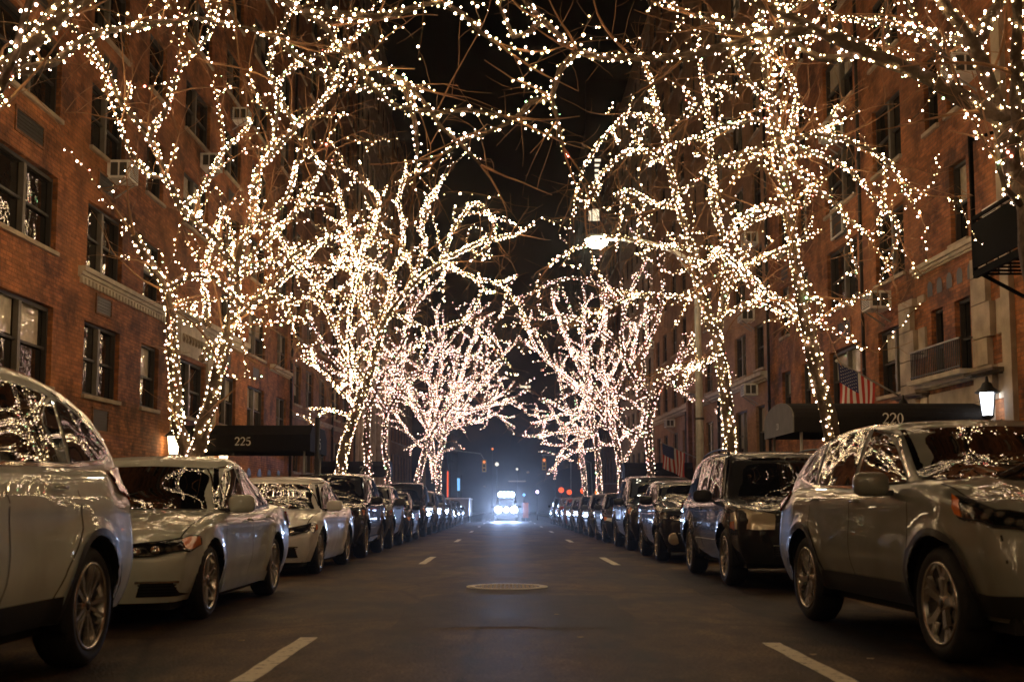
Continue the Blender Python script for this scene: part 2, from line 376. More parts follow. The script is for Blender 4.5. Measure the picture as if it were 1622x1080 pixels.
TREES = {
 'L1': [
  (0.17, 0.12, [(-5.47,19.6,-0.05),(-5.48,19.6,1.73),(-5.47,19.6,1.95)]),
  (0.12, 0.07, [(-5.49,19.6,1.78),(-5.72,19.7,2.23),(-5.89,19.8,3.24),(-5.92,19.7,4.13),(-6.02,19.6,4.79),(-6.15,19.2,5.15),(-6.33,18.8,5.59)]),
  (0.13, 0.08, [(-5.43,19.6,1.84),(-5.18,19.5,2.66),(-5.0,19.4,3.31),(-4.86,19.6,4.12),(-4.79,19.6,4.68),(-4.8,19.6,5.19)]),
  (0.07, 0.03, [(-4.8,19.6,5.19),(-5.21,19.3,5.74),(-5.59,19.0,6.11),(-5.76,18.6,6.54),(-5.94,18.2,7.12),(-6.24,17.8,7.51),(-6.52,17.4,8.14),(-6.83,17.0,8.48)]),
  (0.05, 0.02, [(-5.94,18.2,7.12),(-5.77,18.6,7.75),(-5.64,18.8,8.49),(-5.24,19.1,9.19),(-5.08,19.3,9.97)]),
  (0.08, 0.03, [(-4.8,19.6,5.19),(-4.6,19.9,6.12),(-4.61,20.1,6.88),(-4.38,20.2,7.38),(-3.91,20.4,8.05),(-3.38,20.7,8.77),(-3.15,21.1,9.55)]),
  (0.05, 0.02, [(-4.8,19.6,5.19),(-4.29,20.2,5.9),(-3.84,20.8,6.72),(-3.53,21.4,7.7)]),
  (0.05, 0.02, [(-4.73,19.6,5.02),(-4.29,20.2,5.43),(-3.76,20.8,5.81),(-3.24,21.2,6.19)]),
  (0.05, 0.02, [(-4.86,19.6,4.12),(-4.57,20.0,4.64),(-4.2,20.4,4.89),(-4.01,20.8,4.31)]),
  (0.05, 0.02, [(-6.02,19.6,4.79),(-5.52,19.3,4.95),(-5.0,19.0,4.89),(-4.69,19.2,4.6)]),
  (0.045, 0.02, [(-4.38,20.2,7.38),(-4.14,19.8,8.19),(-4.25,19.6,9.05),(-3.8,19.2,9.69),(-3.32,18.8,10.31)]),
  (0.04, 0.015, [(-5.59,19.0,6.11),(-5.53,20.0,6.73),(-5.39,20.5,7.47),(-5.11,21.0,8.07)]),
  (0.04, 0.015, [(-5.76,18.6,6.54),(-6.03,18.2,6.53),(-6.14,17.4,7.0)]),
  (0.04, 0.015, [(-4.6,19.9,6.12),(-4.1,20.3,6.58),(-3.97,20.8,7.45),(-3.67,21.1,7.79)]),
  (0.04, 0.015, [(-3.91,20.4,8.05),(-4.32,20.6,8.97),(-3.68,21.0,9.63),(-3.04,21.6,10.27)]),
  (0.07, 0.02, [(-5.4,19.8,3.6),(-5.1,21.5,4.7),(-4.6,23.5,5.9),(-4.2,25.5,7.2)]),
  (0.06, 0.02, [(-5.3,19.8,4.2),(-6,22,5.6),(-6.3,24.5,7.6)]),
 ],
 'L0': [
  (0.2, 0.14, [(-5.41,10.8,-0.05),(-5.49,10.8,0.99),(-5.58,10.8,2.82)]),
  (0.13, 0.06, [(-5.58,10.8,2.82),(-5.58,10.8,4.07),(-5.37,10.8,4.89),(-5.01,10.8,5.25),(-4.73,11.0,5.69),(-4.38,11.2,6.25)]),
  (0.06, 0.03, [(-5.37,10.8,4.89),(-4.92,10.5,4.85),(-4.64,10.3,5.26),(-4.39,10.1,5.79)]),
  (0.05, 0.02, [(-5.01,10.8,5.25),(-4.79,11.3,5.51),(-4.61,12.0,6.12),(-4.25,12.8,6.62),(-3.68,13.4,6.97),(-2.9,13.8,6.9)]),
  (0.07, 0.02, [(-4.73,11.0,5.69),(-4.28,11.8,6.68),(-3.42,12.4,7.05),(-2.4,12.8,6.78),(-1.83,13.0,6.33),(-1.22,13.0,6.02),(-0.77,13.0,5.48),(-0.3,13.0,5.0)]),
  (0.04, 0.02, [(-1.83,13.0,6.33),(-1.42,12.8,5.71),(-0.82,12.6,5.49),(-0.45,12.5,5.49),(-0.02,12.4,5.38)]),
  (0.05, 0.02, [(-2.4,12.8,6.78),(-1.45,12.3,6.52),(-0.72,12.0,6.56),(-0.29,11.8,6.12),(-0.08,11.8,5.97)]),
  (0.04, 0.015, [(-2.9,13.8,6.9),(-2.45,14.0,6.57),(-1.99,14.2,6.4),(-1.5,14.2,6.44)]),
  (0.04, 0.015, [(-1.22,13.0,6.02),(-1.12,13.2,5.58),(-1.1,13.4,5.06)]),
  (0.1, 0.02, [(-5.5,10.8,3.2),(-5.2,11,5),(-4.4,11.6,6.8),(-3.4,12.5,8.3),(-2.4,13.6,9.4)]),
  (0.08, 0.02, [(-5.2,11,5),(-6.2,11.6,6.8),(-6.6,12.5,8.5)]),
  (0.07, 0.02, [(-5.2,11,5),(-4.6,9.4,6.4),(-3.4,8.2,7.2),(-2,7,7.8)]),
  (0.06, 0.02, [(-4.4,11.6,6.8),(-4.2,13.5,7.8),(-4.5,15.5,8.8)]),
 ],
 'R0': [
  (0.2, 0.16, [(5.79,12.1,-0.05),(5.84,12.1,1.26),(5.87,12.1,2.91),(5.78,12.1,4.25),(5.61,12.1,5.21)]),
  (0.1, 0.05, [(5.61,12.1,5.21),(5.03,12.1,5.52),(4.55,12.3,5.89),(4.09,12.4,6.16),(3.58,12.6,6.51),(2.99,12.9,6.99),(2.43,13.1,7.48)]),
  (0.09, 0.03, [(5.61,12.1,5.21),(5.83,12.2,5.79),(6.01,12.3,6.5),(6.19,12.3,7.32)]),
  (0.07, 0.03, [(3.58,12.6,6.51),(3.01,13.0,6.57),(2.4,13.4,6.53),(1.58,13.8,6.65),(0.92,14.1,6.87),(0.49,14.5,7.47),(0.07,14.9,8.06)]),
  (0.05, 0.02, [(0.92,14.1,6.87),(0.72,14.2,6.66),(0.56,14.3,6.31),(0.68,14.3,6.02),(0.75,14.4,5.67)]),
  (0.04, 0.02, [(0.56,14.3,6.31),(0.31,14.2,6.19),(-0.02,14.1,5.86),(-0.46,14.0,5.7),(-0.82,14.0,5.45)]),
  (0.04, 0.015, [(0.49,14.5,7.47),(0.11,14.3,7.13),(-0.1,14.1,7.46),(-0.02,14.1,7.8)]),
  (0.05, 0.02, [(4.09,12.4,6.16),(3.73,12.9,6.26),(3.41,13.1,6.61),(2.87,13.4,6.9),(2.38,13.7,7.16)]),
  (0.04, 0.015, [(5.03,12.1,5.52),(4.99,12.3,6.05),(4.72,12.5,6.51),(4.55,12.6,7.09)]),
  (0.04, 0.015, [(5.7,12.1,4.25),(5.39,11.9,4.4),(5.29,11.8,4.68)]),
  (0.04, 0.015, [(3.01,13.0,6.57),(2.66,13.2,6.34),(2.47,13.4,6.02),(2.24,13.5,5.74)]),
  (0.1, 0.02, [(5.6,12.1,4.6),(5.3,12.3,6.2),(4.6,13,7.6),(3.6,14,8.8)]),
  (0.08, 0.02, [(5.3,12.3,6.2),(6.2,12.8,7.6),(6.6,13.6,9.2)]),
  (0.07, 0.02, [(5.6,12.1,4.6),(5,10.6,5.8),(4.2,9.2,6.6),(3.2,7.8,7.2)]),
  (0.06, 0.02, [(5.3,12.3,6.2),(5.4,14.6,7.4),(5,16.5,8.4)]),
 ],
 'R1': [
  (0.15, 0.12, [(5.77,19.3,-0.05),(5.61,19.3,2.21),(5.46,19.3,2.97),(5.27,19.3,3.85)]),
  (0.12, 0.07, [(5.27,19.3,3.85),(5.13,19.3,4.74),(5.0,19.3,5.53),(4.91,19.3,6.43),(4.83,19.3,7.31)]),
  (0.07, 0.03, [(4.83,19.3,7.31),(4.69,19.3,8.02),(4.53,19.2,8.9),(4.46,19.1,9.9),(4.37,19.0,10.66)]),
  (0.05, 0.02, [(4.83,19.3,7.31),(5.32,18.9,7.41),(5.85,18.5,7.13),(6.27,18.2,6.76),(6.49,18.1,6.36)]),
  (0.04, 0.015, [(4.83,19.3,7.31),(5.54,19.7,7.35),(6.25,20.0,7.1),(6.71,20.2,6.69),(7.19,20.3,6.24),(7.23,20.3,5.98)]),
  (0.04, 0.015, [(4.87,19.3,7.17),(5.28,19.4,6.74),(5.78,19.5,6.35),(6.43,19.6,5.74)]),
  (0.05, 0.02, [(4.83,19.3,7.31),(5.26,19.8,7.97),(5.31,20.2,8.84),(5.16,20.3,9.18)]),
  (0.05, 0.02, [(4.85,19.3,7.22),(4.29,19.7,7.35),(3.79,20.1,7.22),(3.33,20.5,6.89),(2.9,20.8,6.61)]),
  (0.04, 0.015, [(4.72,19.3,7.79),(3.99,18.8,7.56),(3.25,18.3,7.17),(2.67,18.0,6.85)]),
  (0.04, 0.015, [(5.0,19.3,5.53),(4.6,19.5,5.37),(4.14,19.7,5.22)]),
  (0.04, 0.015, [(4.96,19.3,6.2),(4.29,18.8,6.06),(3.85,18.5,5.77),(3.64,18.3,5.39)]),
  (0.04, 0.015, [(5.15,19.3,4.63),(5.39,19.0,4.46),(5.33,18.9,4.17)]),
  (0.04, 0.015, [(4.69,19.3,8.02),(4.29,19.6,8.72),(4.03,19.9,9.55),(3.84,20.1,10.12)]),
  (0.04, 0.015, [(4.53,19.2,8.9),(4.9,18.8,9.08),(5.47,18.5,9.06),(6.15,18.3,8.76)]),
  (0.03, 0.012, [(5.32,18.9,7.41),(5.83,19.1,7.67),(5.78,19.3,7.91)]),
  (0.06, 0.02, [(5.3,19.4,4.2),(5,21.5,5.2),(4.6,24,6.6)]),
  (0.06, 0.02, [(4.4,18.9,9.0),(4.6,19.6,10.4),(4.2,20.5,12)]),
  (0.05, 0.02, [(4.4,18.9,9.0),(5.6,18.4,10.2),(6.6,18,11.4)]),
 ],
 'R2': [
  (0.17, 0.14, [(5.62,28.0,-0.05),(5.59,28.0,2.38),(5.53,28.0,3.41),(5.44,28.0,4.36),(5.29,28.0,5.24)]),
  (0.12, 0.05, [(5.29,28.0,5.24),(4.88,28.0,6.45),(4.69,28.0,7.58),(4.38,27.9,8.54),(4.11,27.7,9.59),(3.9,27.5,10.53),(3.56,27.2,11.72)]),
  (0.1, 0.04, [(5.29,28.0,5.24),(5.59,28.2,6.57),(5.59,28.4,7.76),(5.38,28.6,8.9),(5.37,28.9,11.02),(5.21,29.2,12.69)]),
  (0.06, 0.02, [(5.59,28.2,6.33),(5.84,27.8,6.97),(6.31,27.4,7.16),(6.86,27.1,7.3)]),
  (0.05, 0.02, [(4.11,27.7,9.59),(3.26,27.2,9.82),(2.51,26.8,9.31),(2.01,26.4,8.59),(1.9,26.3,8.1)]),
  (0.05, 0.02, [(4.69,28.0,7.58),(3.65,27.4,7.41),(2.66,26.9,7.56),(1.7,26.4,7.17),(1.01,26.0,6.65)]),
  (0.05, 0.02, [(4.88,28.0,6.45),(4.04,27.5,6.19),(3.2,27.0,6.13),(2.31,26.6,5.71)]),
  (0.04, 0.02, [(4.38,27.9,8.54),(3.73,28.5,8.87),(3.12,28.9,9.32),(3.04,29.0,8.66)]),
  (0.04, 0.02, [(3.9,27.5,10.53),(3.09,27.0,10.68),(2.43,26.7,10.02),(1.86,26.4,9.13),(1.7,26.3,8.56)]),
  (0.04, 0.02, [(5.59,28.4,7.76),(6.4,28.8,8.45),(7.33,29.2,8.81)]),
  (0.05, 0.02, [(5.37,28.0,4.84),(4.81,27.6,4.47),(4.28,27.2,4.42),(3.62,26.9,4.23)]),
  (0.04, 0.02, [(5.56,28.1,5.82),(6.29,28.5,6.22),(7.39,29.0,5.98)]),
 ],
 'R3': [
  (0.15, 0.12, [(5.54,43.0,-0.05),(5.53,43.0,2.54),(5.45,43.0,3.75),(5.61,43.0,4.96)]),
  (0.1, 0.04, [(5.61,43.0,4.96),(6.21,43.4,6.11),(7.03,43.8,7.03),(7.74,44.2,8.36)]),
  (0.1, 0.03, [(5.61,43.0,4.96),(4.88,42.5,5.88),(4.36,42.0,7.02),(4.45,41.6,8.4),(4.88,41.2,9.52)]),
  (0.07, 0.03, [(5.3,43.0,5.45),(5.39,43.6,7.01),(6.08,44.0,8.58),(6.28,44.4,10.18)]),
  (0.06, 0.02, [(5.45,43.0,3.75),(4.5,42.5,3.96),(3.74,42.0,4.87),(3.12,41.5,5.77)]),
  (0.06, 0.02, [(4.36,42.0,7.02),(3.24,41.4,7.65),(2.28,41.0,8.05),(1.34,40.6,7.87)]),
  (0.05, 0.02, [(4.45,41.6,8.4),(3.47,41.2,9.28),(2.28,40.8,9.43),(1.33,40.4,9.0)]),
  (0.05, 0.02, [(6.21,43.4,6.11),(6.73,43.6,5.52),(7.42,44.0,6.06)]),
 ],
 'R4': [
  (0.16, 0.13, [(5.54,54.0,-0.05),(5.52,54.0,2.34),(5.35,54.0,3.85),(5.11,54.0,4.77)]),
  (0.1, 0.04, [(5.11,54.0,4.77),(5.31,54.3,6.63),(6.12,54.6,8.22),(6.49,55.0,9.85)]),
  (0.1, 0.03, [(5.11,54.0,4.77),(4.17,53.5,5.94),(3.08,53.0,6.8),(2.02,52.4,7.93),(1.27,52.0,9.36)]),
  (0.08, 0.03, [(5.26,54.0,4.46),(4.86,54.4,6.64),(4.74,54.7,8.55),(4.94,55.0,10.48)]),
  (0.05, 0.02, [(4.17,53.5,5.94),(2.93,53.0,5.6),(1.72,52.6,6.16)]),
  (0.05, 0.02, [(5.31,54.3,6.63),(3.88,53.6,7.78),(2.95,53.2,8.95),(2.35,53.0,10.44)]),
  (0.05, 0.02, [(5.71,54.0,3.25),(6.35,54.2,4.48),(6.7,54.5,5.73)]),
 ],
 'R5': [
  (0.17, 0.14, [(5.51,66.0,-0.05),(5.44,66.0,2.65),(5.35,66.0,4.5),(5.06,66.0,6.36)]),
  (0.13, 0.04, [(5.06,66.0,6.36),(4.7,66.0,8.61),(4.56,66.0,10.87),(4.65,66.0,13.14)]),
  (0.07, 0.03, [(5.13,66.0,5.62),(3.8,65.5,5.51),(2.49,65.0,5.25),(1.57,64.8,5.16)]),
  (0.07, 0.03, [(5.06,66.0,6.36),(3.62,65.5,6.51),(2.31,65.0,6.1),(1.57,64.8,5.82)]),
  (0.07, 0.03, [(4.77,66.0,7.86),(3.23,65.0,8.86),(1.93,64.4,9.89),(1.2,64.0,11.3)]),
  (0.07, 0.03, [(5.34,66.0,4.43),(4.17,65.6,4.33),(3.22,65.2,3.8)]),
  (0.07, 0.03, [(5.13,66.0,5.24),(3.79,65.4,4.84),(3.04,65.1,4.01),(2.85,65.0,3.64)]),
  (0.08, 0.03, [(4.95,66.0,7.11),(6.16,66.8,8.7),(6.99,67.4,10.31),(7.62,67.8,11.53)]),
  (0.07, 0.03, [(4.7,66.0,8.61),(3.9,66.8,10.23),(3.35,67.2,11.82)]),
  (0.07, 0.03, [(4.64,66.0,10.11),(5.61,66.8,11.76),(6.03,67.2,12.98)]),
  (0.05, 0.02, [(5.31,66.0,4.87),(6.28,66.4,4.71),(7.07,66.8,5.3)]),
 ],
 'L2': [
  (0.19, 0.16, [(-5.67,38.0,-0.05),(-5.58,38.0,2.24),(-5.39,38.0,3.42),(-5.06,38.0,4.39),(-4.77,38.0,5.14)]),
  (0.14, 0.04, [(-4.77,38.0,5.14),(-4.41,38.0,6.44),(-4.1,38.0,7.42),(-3.26,37.6,8.43),(-2.17,37.2,9.22),(-0.88,36.6,9.72),(0.26,36.0,9.85)]),
  (0.09, 0.03, [(-4.77,38.0,5.14),(-5.49,38.2,6.25),(-6.04,38.4,7.37),(-6.64,38.6,8.63),(-7.35,38.8,9.56),(-7.95,39.0,10.4)]),
  (0.1, 0.03, [(-4.41,38.0,6.44),(-4.84,38.3,8.02),(-5.29,38.6,9.63),(-5.72,38.9,11.06),(-6.01,39.2,12.28)]),
  (0.08, 0.03, [(-4.1,38.0,7.42),(-3.92,38.2,8.88),(-3.56,38.4,10.26),(-3.76,38.6,11.66),(-3.61,38.8,12.62)]),
  (0.08, 0.03, [(-3.26,37.6,8.43),(-2.81,37.8,9.9),(-2.92,38.0,11.05),(-2.47,38.4,12.06)]),
  (0.07, 0.03, [(-2.17,37.2,9.22),(-1.74,37.0,10.35),(-1.0,36.8,11.16),(-0.46,36.6,10.47)]),
  (0.06, 0.02, [(-2.17,37.2,9.22),(-1.09,36.6,8.55),(-0.04,36.2,8.16),(0.57,36.0,7.19)]),
  (0.06, 0.02, [(-5.29,38.6,9.63),(-4.75,39.2,10.68),(-4.59,39.6,11.94),(-5.09,39.9,12.72)]),
  (0.06, 0.02, [(-6.64,38.6,8.63),(-6.11,39.4,9.36),(-5.84,39.8,10.37)]),
  (0.05, 0.02, [(-5.06,38.0,4.39),(-5.91,38.5,5.19),(-6.63,38.8,5.93)]),
  (0.05, 0.02, [(-5.18,38.0,4.06),(-6.12,38.5,4.32),(-6.49,38.8,4.13)]),
  (0.06, 0.02, [(-3.93,38.0,7.64),(-2.69,38.8,7.22),(-1.39,39.4,7.55),(-0.5,39.8,6.7)]),
  (0.05, 0.02, [(-3.92,38.2,8.88),(-4.52,37.4,9.15),(-5.1,37.0,8.63),(-5.77,36.6,7.92)]),
  (0.08, 0.02, [(-5.1,37.6,5),(-4.8,34,6.2),(-4.2,31,7.5),(-3.4,29,8.8)]),
 ],
 'L3': [
  (0.15, 0.12, [(-5.51,46.0,-0.05),(-5.6,46.0,2.39),(-5.74,46.0,3.68),(-5.7,46.0,4.98)]),
  (0.1, 0.03, [(-5.7,46.0,4.98),(-6.33,46.3,6.32),(-7.44,46.6,7.41),(-8.31,46.9,9.07)]),
  (0.1, 0.03, [(-5.7,46.0,4.98),(-5.02,46.2,6.57),(-4.26,46.4,7.92),(-3.77,46.6,9.55),(-2.72,46.8,10.67)]),
  (0.08, 0.03, [(-5.7,46.0,4.98),(-5.57,46.4,7.12),(-5.9,46.8,9.05),(-5.68,47.0,10.71)]),
  (0.06, 0.02, [(-5.02,46.2,6.57),(-3.65,45.5,6.48),(-2.35,45.0,7.19),(-1.06,44.5,6.87)]),
  (0.05, 0.02, [(-6.33,46.3,6.32),(-7.23,47.0,6.67),(-7.98,47.5,7.27)]),
 ],
 'L4': [
  (0.13, 0.11, [(-5.45,53.0,-0.05),(-5.59,53.0,2.61),(-5.75,53.0,4.1),(-5.68,53.0,5.44)]),
  (0.09, 0.03, [(-5.68,53.0,5.44),(-6.38,53.3,6.52),(-7.34,53.6,7.77),(-8.02,54.0,9.06)]),
  (0.09, 0.03, [(-5.68,53.0,5.44),(-4.85,53.0,6.79),(-3.65,52.8,7.67),(-2.45,52.6,9.15),(-1.55,52.4,10.02)]),
  (0.08, 0.03, [(-5.68,53.0,5.44),(-5.56,53.4,7.45),(-4.94,53.8,9.03),(-4.68,54.2,10.64)]),
  (0.05, 0.02, [(-4.85,53.0,6.79),(-3.31,52.4,6.13),(-1.82,52.0,6.39)]),
 ],
 'L5': [
  (0.2, 0.16, [(-5.43,66.0,-0.05),(-5.18,66.0,2.72),(-4.82,66.0,4.13),(-4.46,66.0,5.24)]),
  (0.12, 0.1, [(-4.24,66.4,2.47),(-4.35,66.2,4.14),(-4.46,66.0,5.24)]),
  (0.12, 0.04, [(-4.46,66.0,5.24),(-3.42,66.0,6.73),(-2.3,65.6,8.19),(-0.81,65.2,9.26),(-0.08,65.0,9.97)]),
  (0.12, 0.04, [(-4.46,66.0,5.24),(-5.32,66.4,7.14),(-6.12,66.8,9.08),(-6.17,67.2,11.04)]),
  (0.12, 0.04, [(-4.46,66.0,5.24),(-4.2,66.4,7.9),(-3.86,66.8,10.22),(-4.28,67.2,12.58)]),
  (0.08, 0.03, [(-3.42,66.0,6.73),(-1.92,65.4,6.68),(-0.62,65.0,7.01),(0.11,64.8,7.29)]),
  (0.08, 0.03, [(-3.79,66.0,6.28),(-2.72,66.8,8.7),(-2.17,67.2,10.66),(-1.62,67.6,12.27)]),
  (0.08, 0.03, [(-5.32,66.4,7.14),(-6.7,67.0,7.96),(-7.7,67.4,9.15)]),
  (0.07, 0.03, [(-4.71,66.0,4.42),(-5.68,66.4,5.27),(-6.47,66.8,6.42)]),
  (0.07, 0.03, [(-4.2,66.4,7.9),(-5.3,66.0,9.35),(-6.76,65.6,10.05)]),
 ],
 'L6': [
  (0.2, 0.17, [(-4.7,80.0,-0.05),(-4.84,80.0,3.23),(-4.72,80.0,4.8),(-4.46,80.0,5.93)]),
  (0.13, 0.05, [(-4.46,80.0,5.93),(-3.47,80.0,7.51),(-2.35,80.0,9.09),(-1.22,80.0,10.23)]),
  (0.13, 0.05, [(-4.46,80.0,5.93),(-5.08,80.4,7.99),(-5.57,80.8,9.86),(-5.38,81.2,11.75)]),
  (0.12, 0.05, [(-4.46,80.0,5.93),(-4.08,80.4,8.45),(-3.75,80.8,10.78),(-3.41,81.2,12.68)]),
  (0.1, 0.04, [(-3.92,80.0,6.83),(-2.1,79.4,7.1),(-0.76,79.0,7.65)]),
  (0.1, 0.04, [(-4.59,80.0,5.7),(-5.99,80.6,7.1),(-6.95,81.0,8.5)]),
  (0.08, 0.04, [(-3.47,80.0,7.51),(-1.46,80.6,8.47),(-0.09,81.0,9.43)]),
 ],
 'R6': [
  (0.17, 0.14, [(5.6,80.0,-0.05),(5.56,80.0,2.78),(5.39,80.0,4.35),(5.31,80.0,5.7)]),
  (0.1, 0.04, [(5.31,80.0,5.7),(4.64,80.0,7.51),(3.97,80.0,9.32),(3.76,80.0,11.14)]),
  (0.1, 0.04, [(5.31,80.0,5.7),(5.8,80.4,8.0),(6.08,80.8,10.33),(5.87,81.0,12.2)]),
  (0.08, 0.04, [(5.09,80.0,6.15),(3.76,80.5,7.32),(3.02,81.0,8.51)]),
  (0.08, 0.04, [(5.31,80.0,5.7),(6.71,80.5,7.1),(7.45,81.0,8.51)]),
 ],
}
# ------------------------------------------------------------------ cars
# car space: x = distance behind the nose (0..L), y = +left, z up; the root turns it so that the nose points to -Y
def lut(P, sm=.12):
    n = 400; a, b = P[0][0], P[-1][0]; out = []
    def f(x):
        x = max(a, min(b, x))
        for i in range(len(P) - 1):
            if x <= P[i + 1][0]:
                return lerp(P[i][1], P[i + 1][1], (x - P[i][0]) / max(1e-6, P[i + 1][0] - P[i][0]))
        return P[-1][1]
    for i in range(n + 1):
        x = lerp(a, b, i / n); s_ = min(sm, x - a + .004, b - x + .004)
        out.append(sum(f(x + s_ * k / 4) for k in range(-4, 5)) / 9)
    return lambda x: out[max(0, min(n, int(round((x - a) / (b - a) * n))))]
def cube_grid(nx, ny, nz, fn, bottom=False):
    idx = {}; V = []; F = []
    def g(i, j, k):
        if (i, j, k) not in idx:
            idx[(i, j, k)] = len(V); V.append(fn(i / nx, 2 * j / ny - 1, k / nz))
        return idx[(i, j, k)]
    for i in range(nx):
        for j in range(ny):
            F.append((g(i, j, nz), g(i + 1, j, nz), g(i + 1, j + 1, nz), g(i, j + 1, nz)))
            if bottom: F.append((g(i, j, 0), g(i, j + 1, 0), g(i + 1, j + 1, 0), g(i + 1, j, 0)))
        for k in range(nz):
            F.append((g(i, 0, k), g(i + 1, 0, k), g(i + 1, 0, k + 1), g(i, 0, k + 1)))
            F.append((g(i, ny, k), g(i, ny, k + 1), g(i + 1, ny, k + 1), g(i + 1, ny, k)))
    for j in range(ny):
        for k in range(nz):
            F.append((g(0, j, k), g(0, j, k + 1), g(0, j + 1, k + 1), g(0, j + 1, k)))
            F.append((g(nx, j, k), g(nx, j + 1, k), g(nx, j + 1, k + 1), g(nx, j, k + 1)))
    return V, F
def rnd(p, lo, hi, r):
    q = [max(lo[i] + r[i], min(hi[i] - r[i], p[i])) for i in range(3)]
    d = [(p[i] - q[i]) / r[i] if r[i] > 0 else 0 for i in range(3)]
    l = math.sqrt(sum(c * c for c in d))
    if l > 1: d = [c / l for c in d]
    return [q[i] + d[i] * r[i] for i in range(3)]
WHEELS = {}
def wheel_mesh(Rw, Wd, Rr, style):
    key = (Rw, Wd, Rr, style)
    if key in WHEELS: return WHEELS[key]
    t = MB(); h = Wd / 2
    t.lathe([(Rr, -h + .01), (Rr + .02, -h), (Rw - .045, -h - .004), (Rw - .012, -h + .025), (Rw, -h + .055), (Rw, h - .055), (Rw - .012, h - .025), (Rw - .045, h + .004), (Rr + .02, h), (Rr, h - .01)], 40, 'y', mat='tyre')
    tm = t.mesh('tyre', 'tyre')
    r = MB(); o = h - .004     # outer face is +y
    r.lathe([(Rr + .004, o - .05), (Rr + .006, o), (Rr - .012, o + .006), (Rr - .022, o - .01), (Rr - .03, o - .09), (Rr - .03, -h + .02)], 40, 'y', mat='rim_silver')
    r.lathe([(.001, o - .11), (Rr - .03, o - .11)], 32, 'y', mat='plastic_black')
    r.lathe([(.14, o - .108), (.14, o - .095), (.001, o - .095)], 24, 'y', mat='rim_dark')
    r.lathe([(.001, o - .012), (.026, o - .014), (.033, o - .03)], 16, 'y', mat='rim_dark')
    r.lathe([(.03, o - .018), (.06, o - .022), (.072, o - .06), (.072, o - .1)], 20, 'y', mat='rim_silver')
    def spoke(a, w0, w1, r0, r1, off=0, mat='rim_silver', y0=-.02, y1=-.004, lean=0):
        ca, sa = math.cos(a), math.sin(a)
        def P(rad, s_, y): return (ca * rad - sa * s_, o + y, sa * rad + ca * s_)
        q = []
        for (rad, wd, sft, yy) in ((r0, w0, off, y0), (r1, w1, off + lean, y1)):
            q += [P(rad, sft - wd / 2, yy - .03), P(rad, sft - wd / 2 * .75, yy), P(rad, sft + wd / 2 * .75, yy), P(rad, sft + wd / 2, yy - .03)]
        r.add(q, [(0, 1, 5, 4), (1, 2, 6, 5), (2, 3, 7, 6), (0, 4, 7, 3), (0, 3, 2, 1), (4, 5, 6, 7)], mat)
    if style == 'multi':       # five pairs of bright edged thin spokes
        for k in range(5):
            a = 2 * math.pi * k / 5 + .3
            for sg in (-1, 1):
                spoke(a + sg * .12, .026, .036, .05, Rr - .02, sg * .004, lean=sg * .022)
            spoke(a + math.pi / 5, .03, .02, .05, Rr - .03, 0, 'rim_dark', -.035, -.03)
    elif style == 'twin':      # five twin spokes
        for k in range(5):
            a = 2 * math.pi * k / 5 + .1
            for sg in (-1, 1): spoke(a, .028, .032, .05, Rr - .02, sg * .022, lean=sg * .01)
    elif style == 'block':     # five broad spokes, hooked at the lip, dark between
        for k in range(5):
            a = 2 * math.pi * k / 5 + .5
            spoke(a, .055, .075, .045, Rr * .62)
            spoke(a + .02, .075, .05, Rr * .58, Rr - .018, 0, lean=.05)
            spoke(a - .02, .06, .04, Rr * .58, Rr - .018, 0, lean=-.045)
            spoke(a + .62, .07, .1, Rr * .45, Rr - .03, 0, 'rim_dark', -.04, -.03)
    elif style == 'six':
        for k in range(6): spoke(2 * math.pi * k / 6, .06, .05, .05, Rr - .02)
    else:
        for k in range(10): spoke(2 * math.pi * k / 10 + .1, .03, .035, .05, Rr - .02)
    rm = r.mesh('rim')
    WHEELS[key] = (tm, rm); return tm, rm

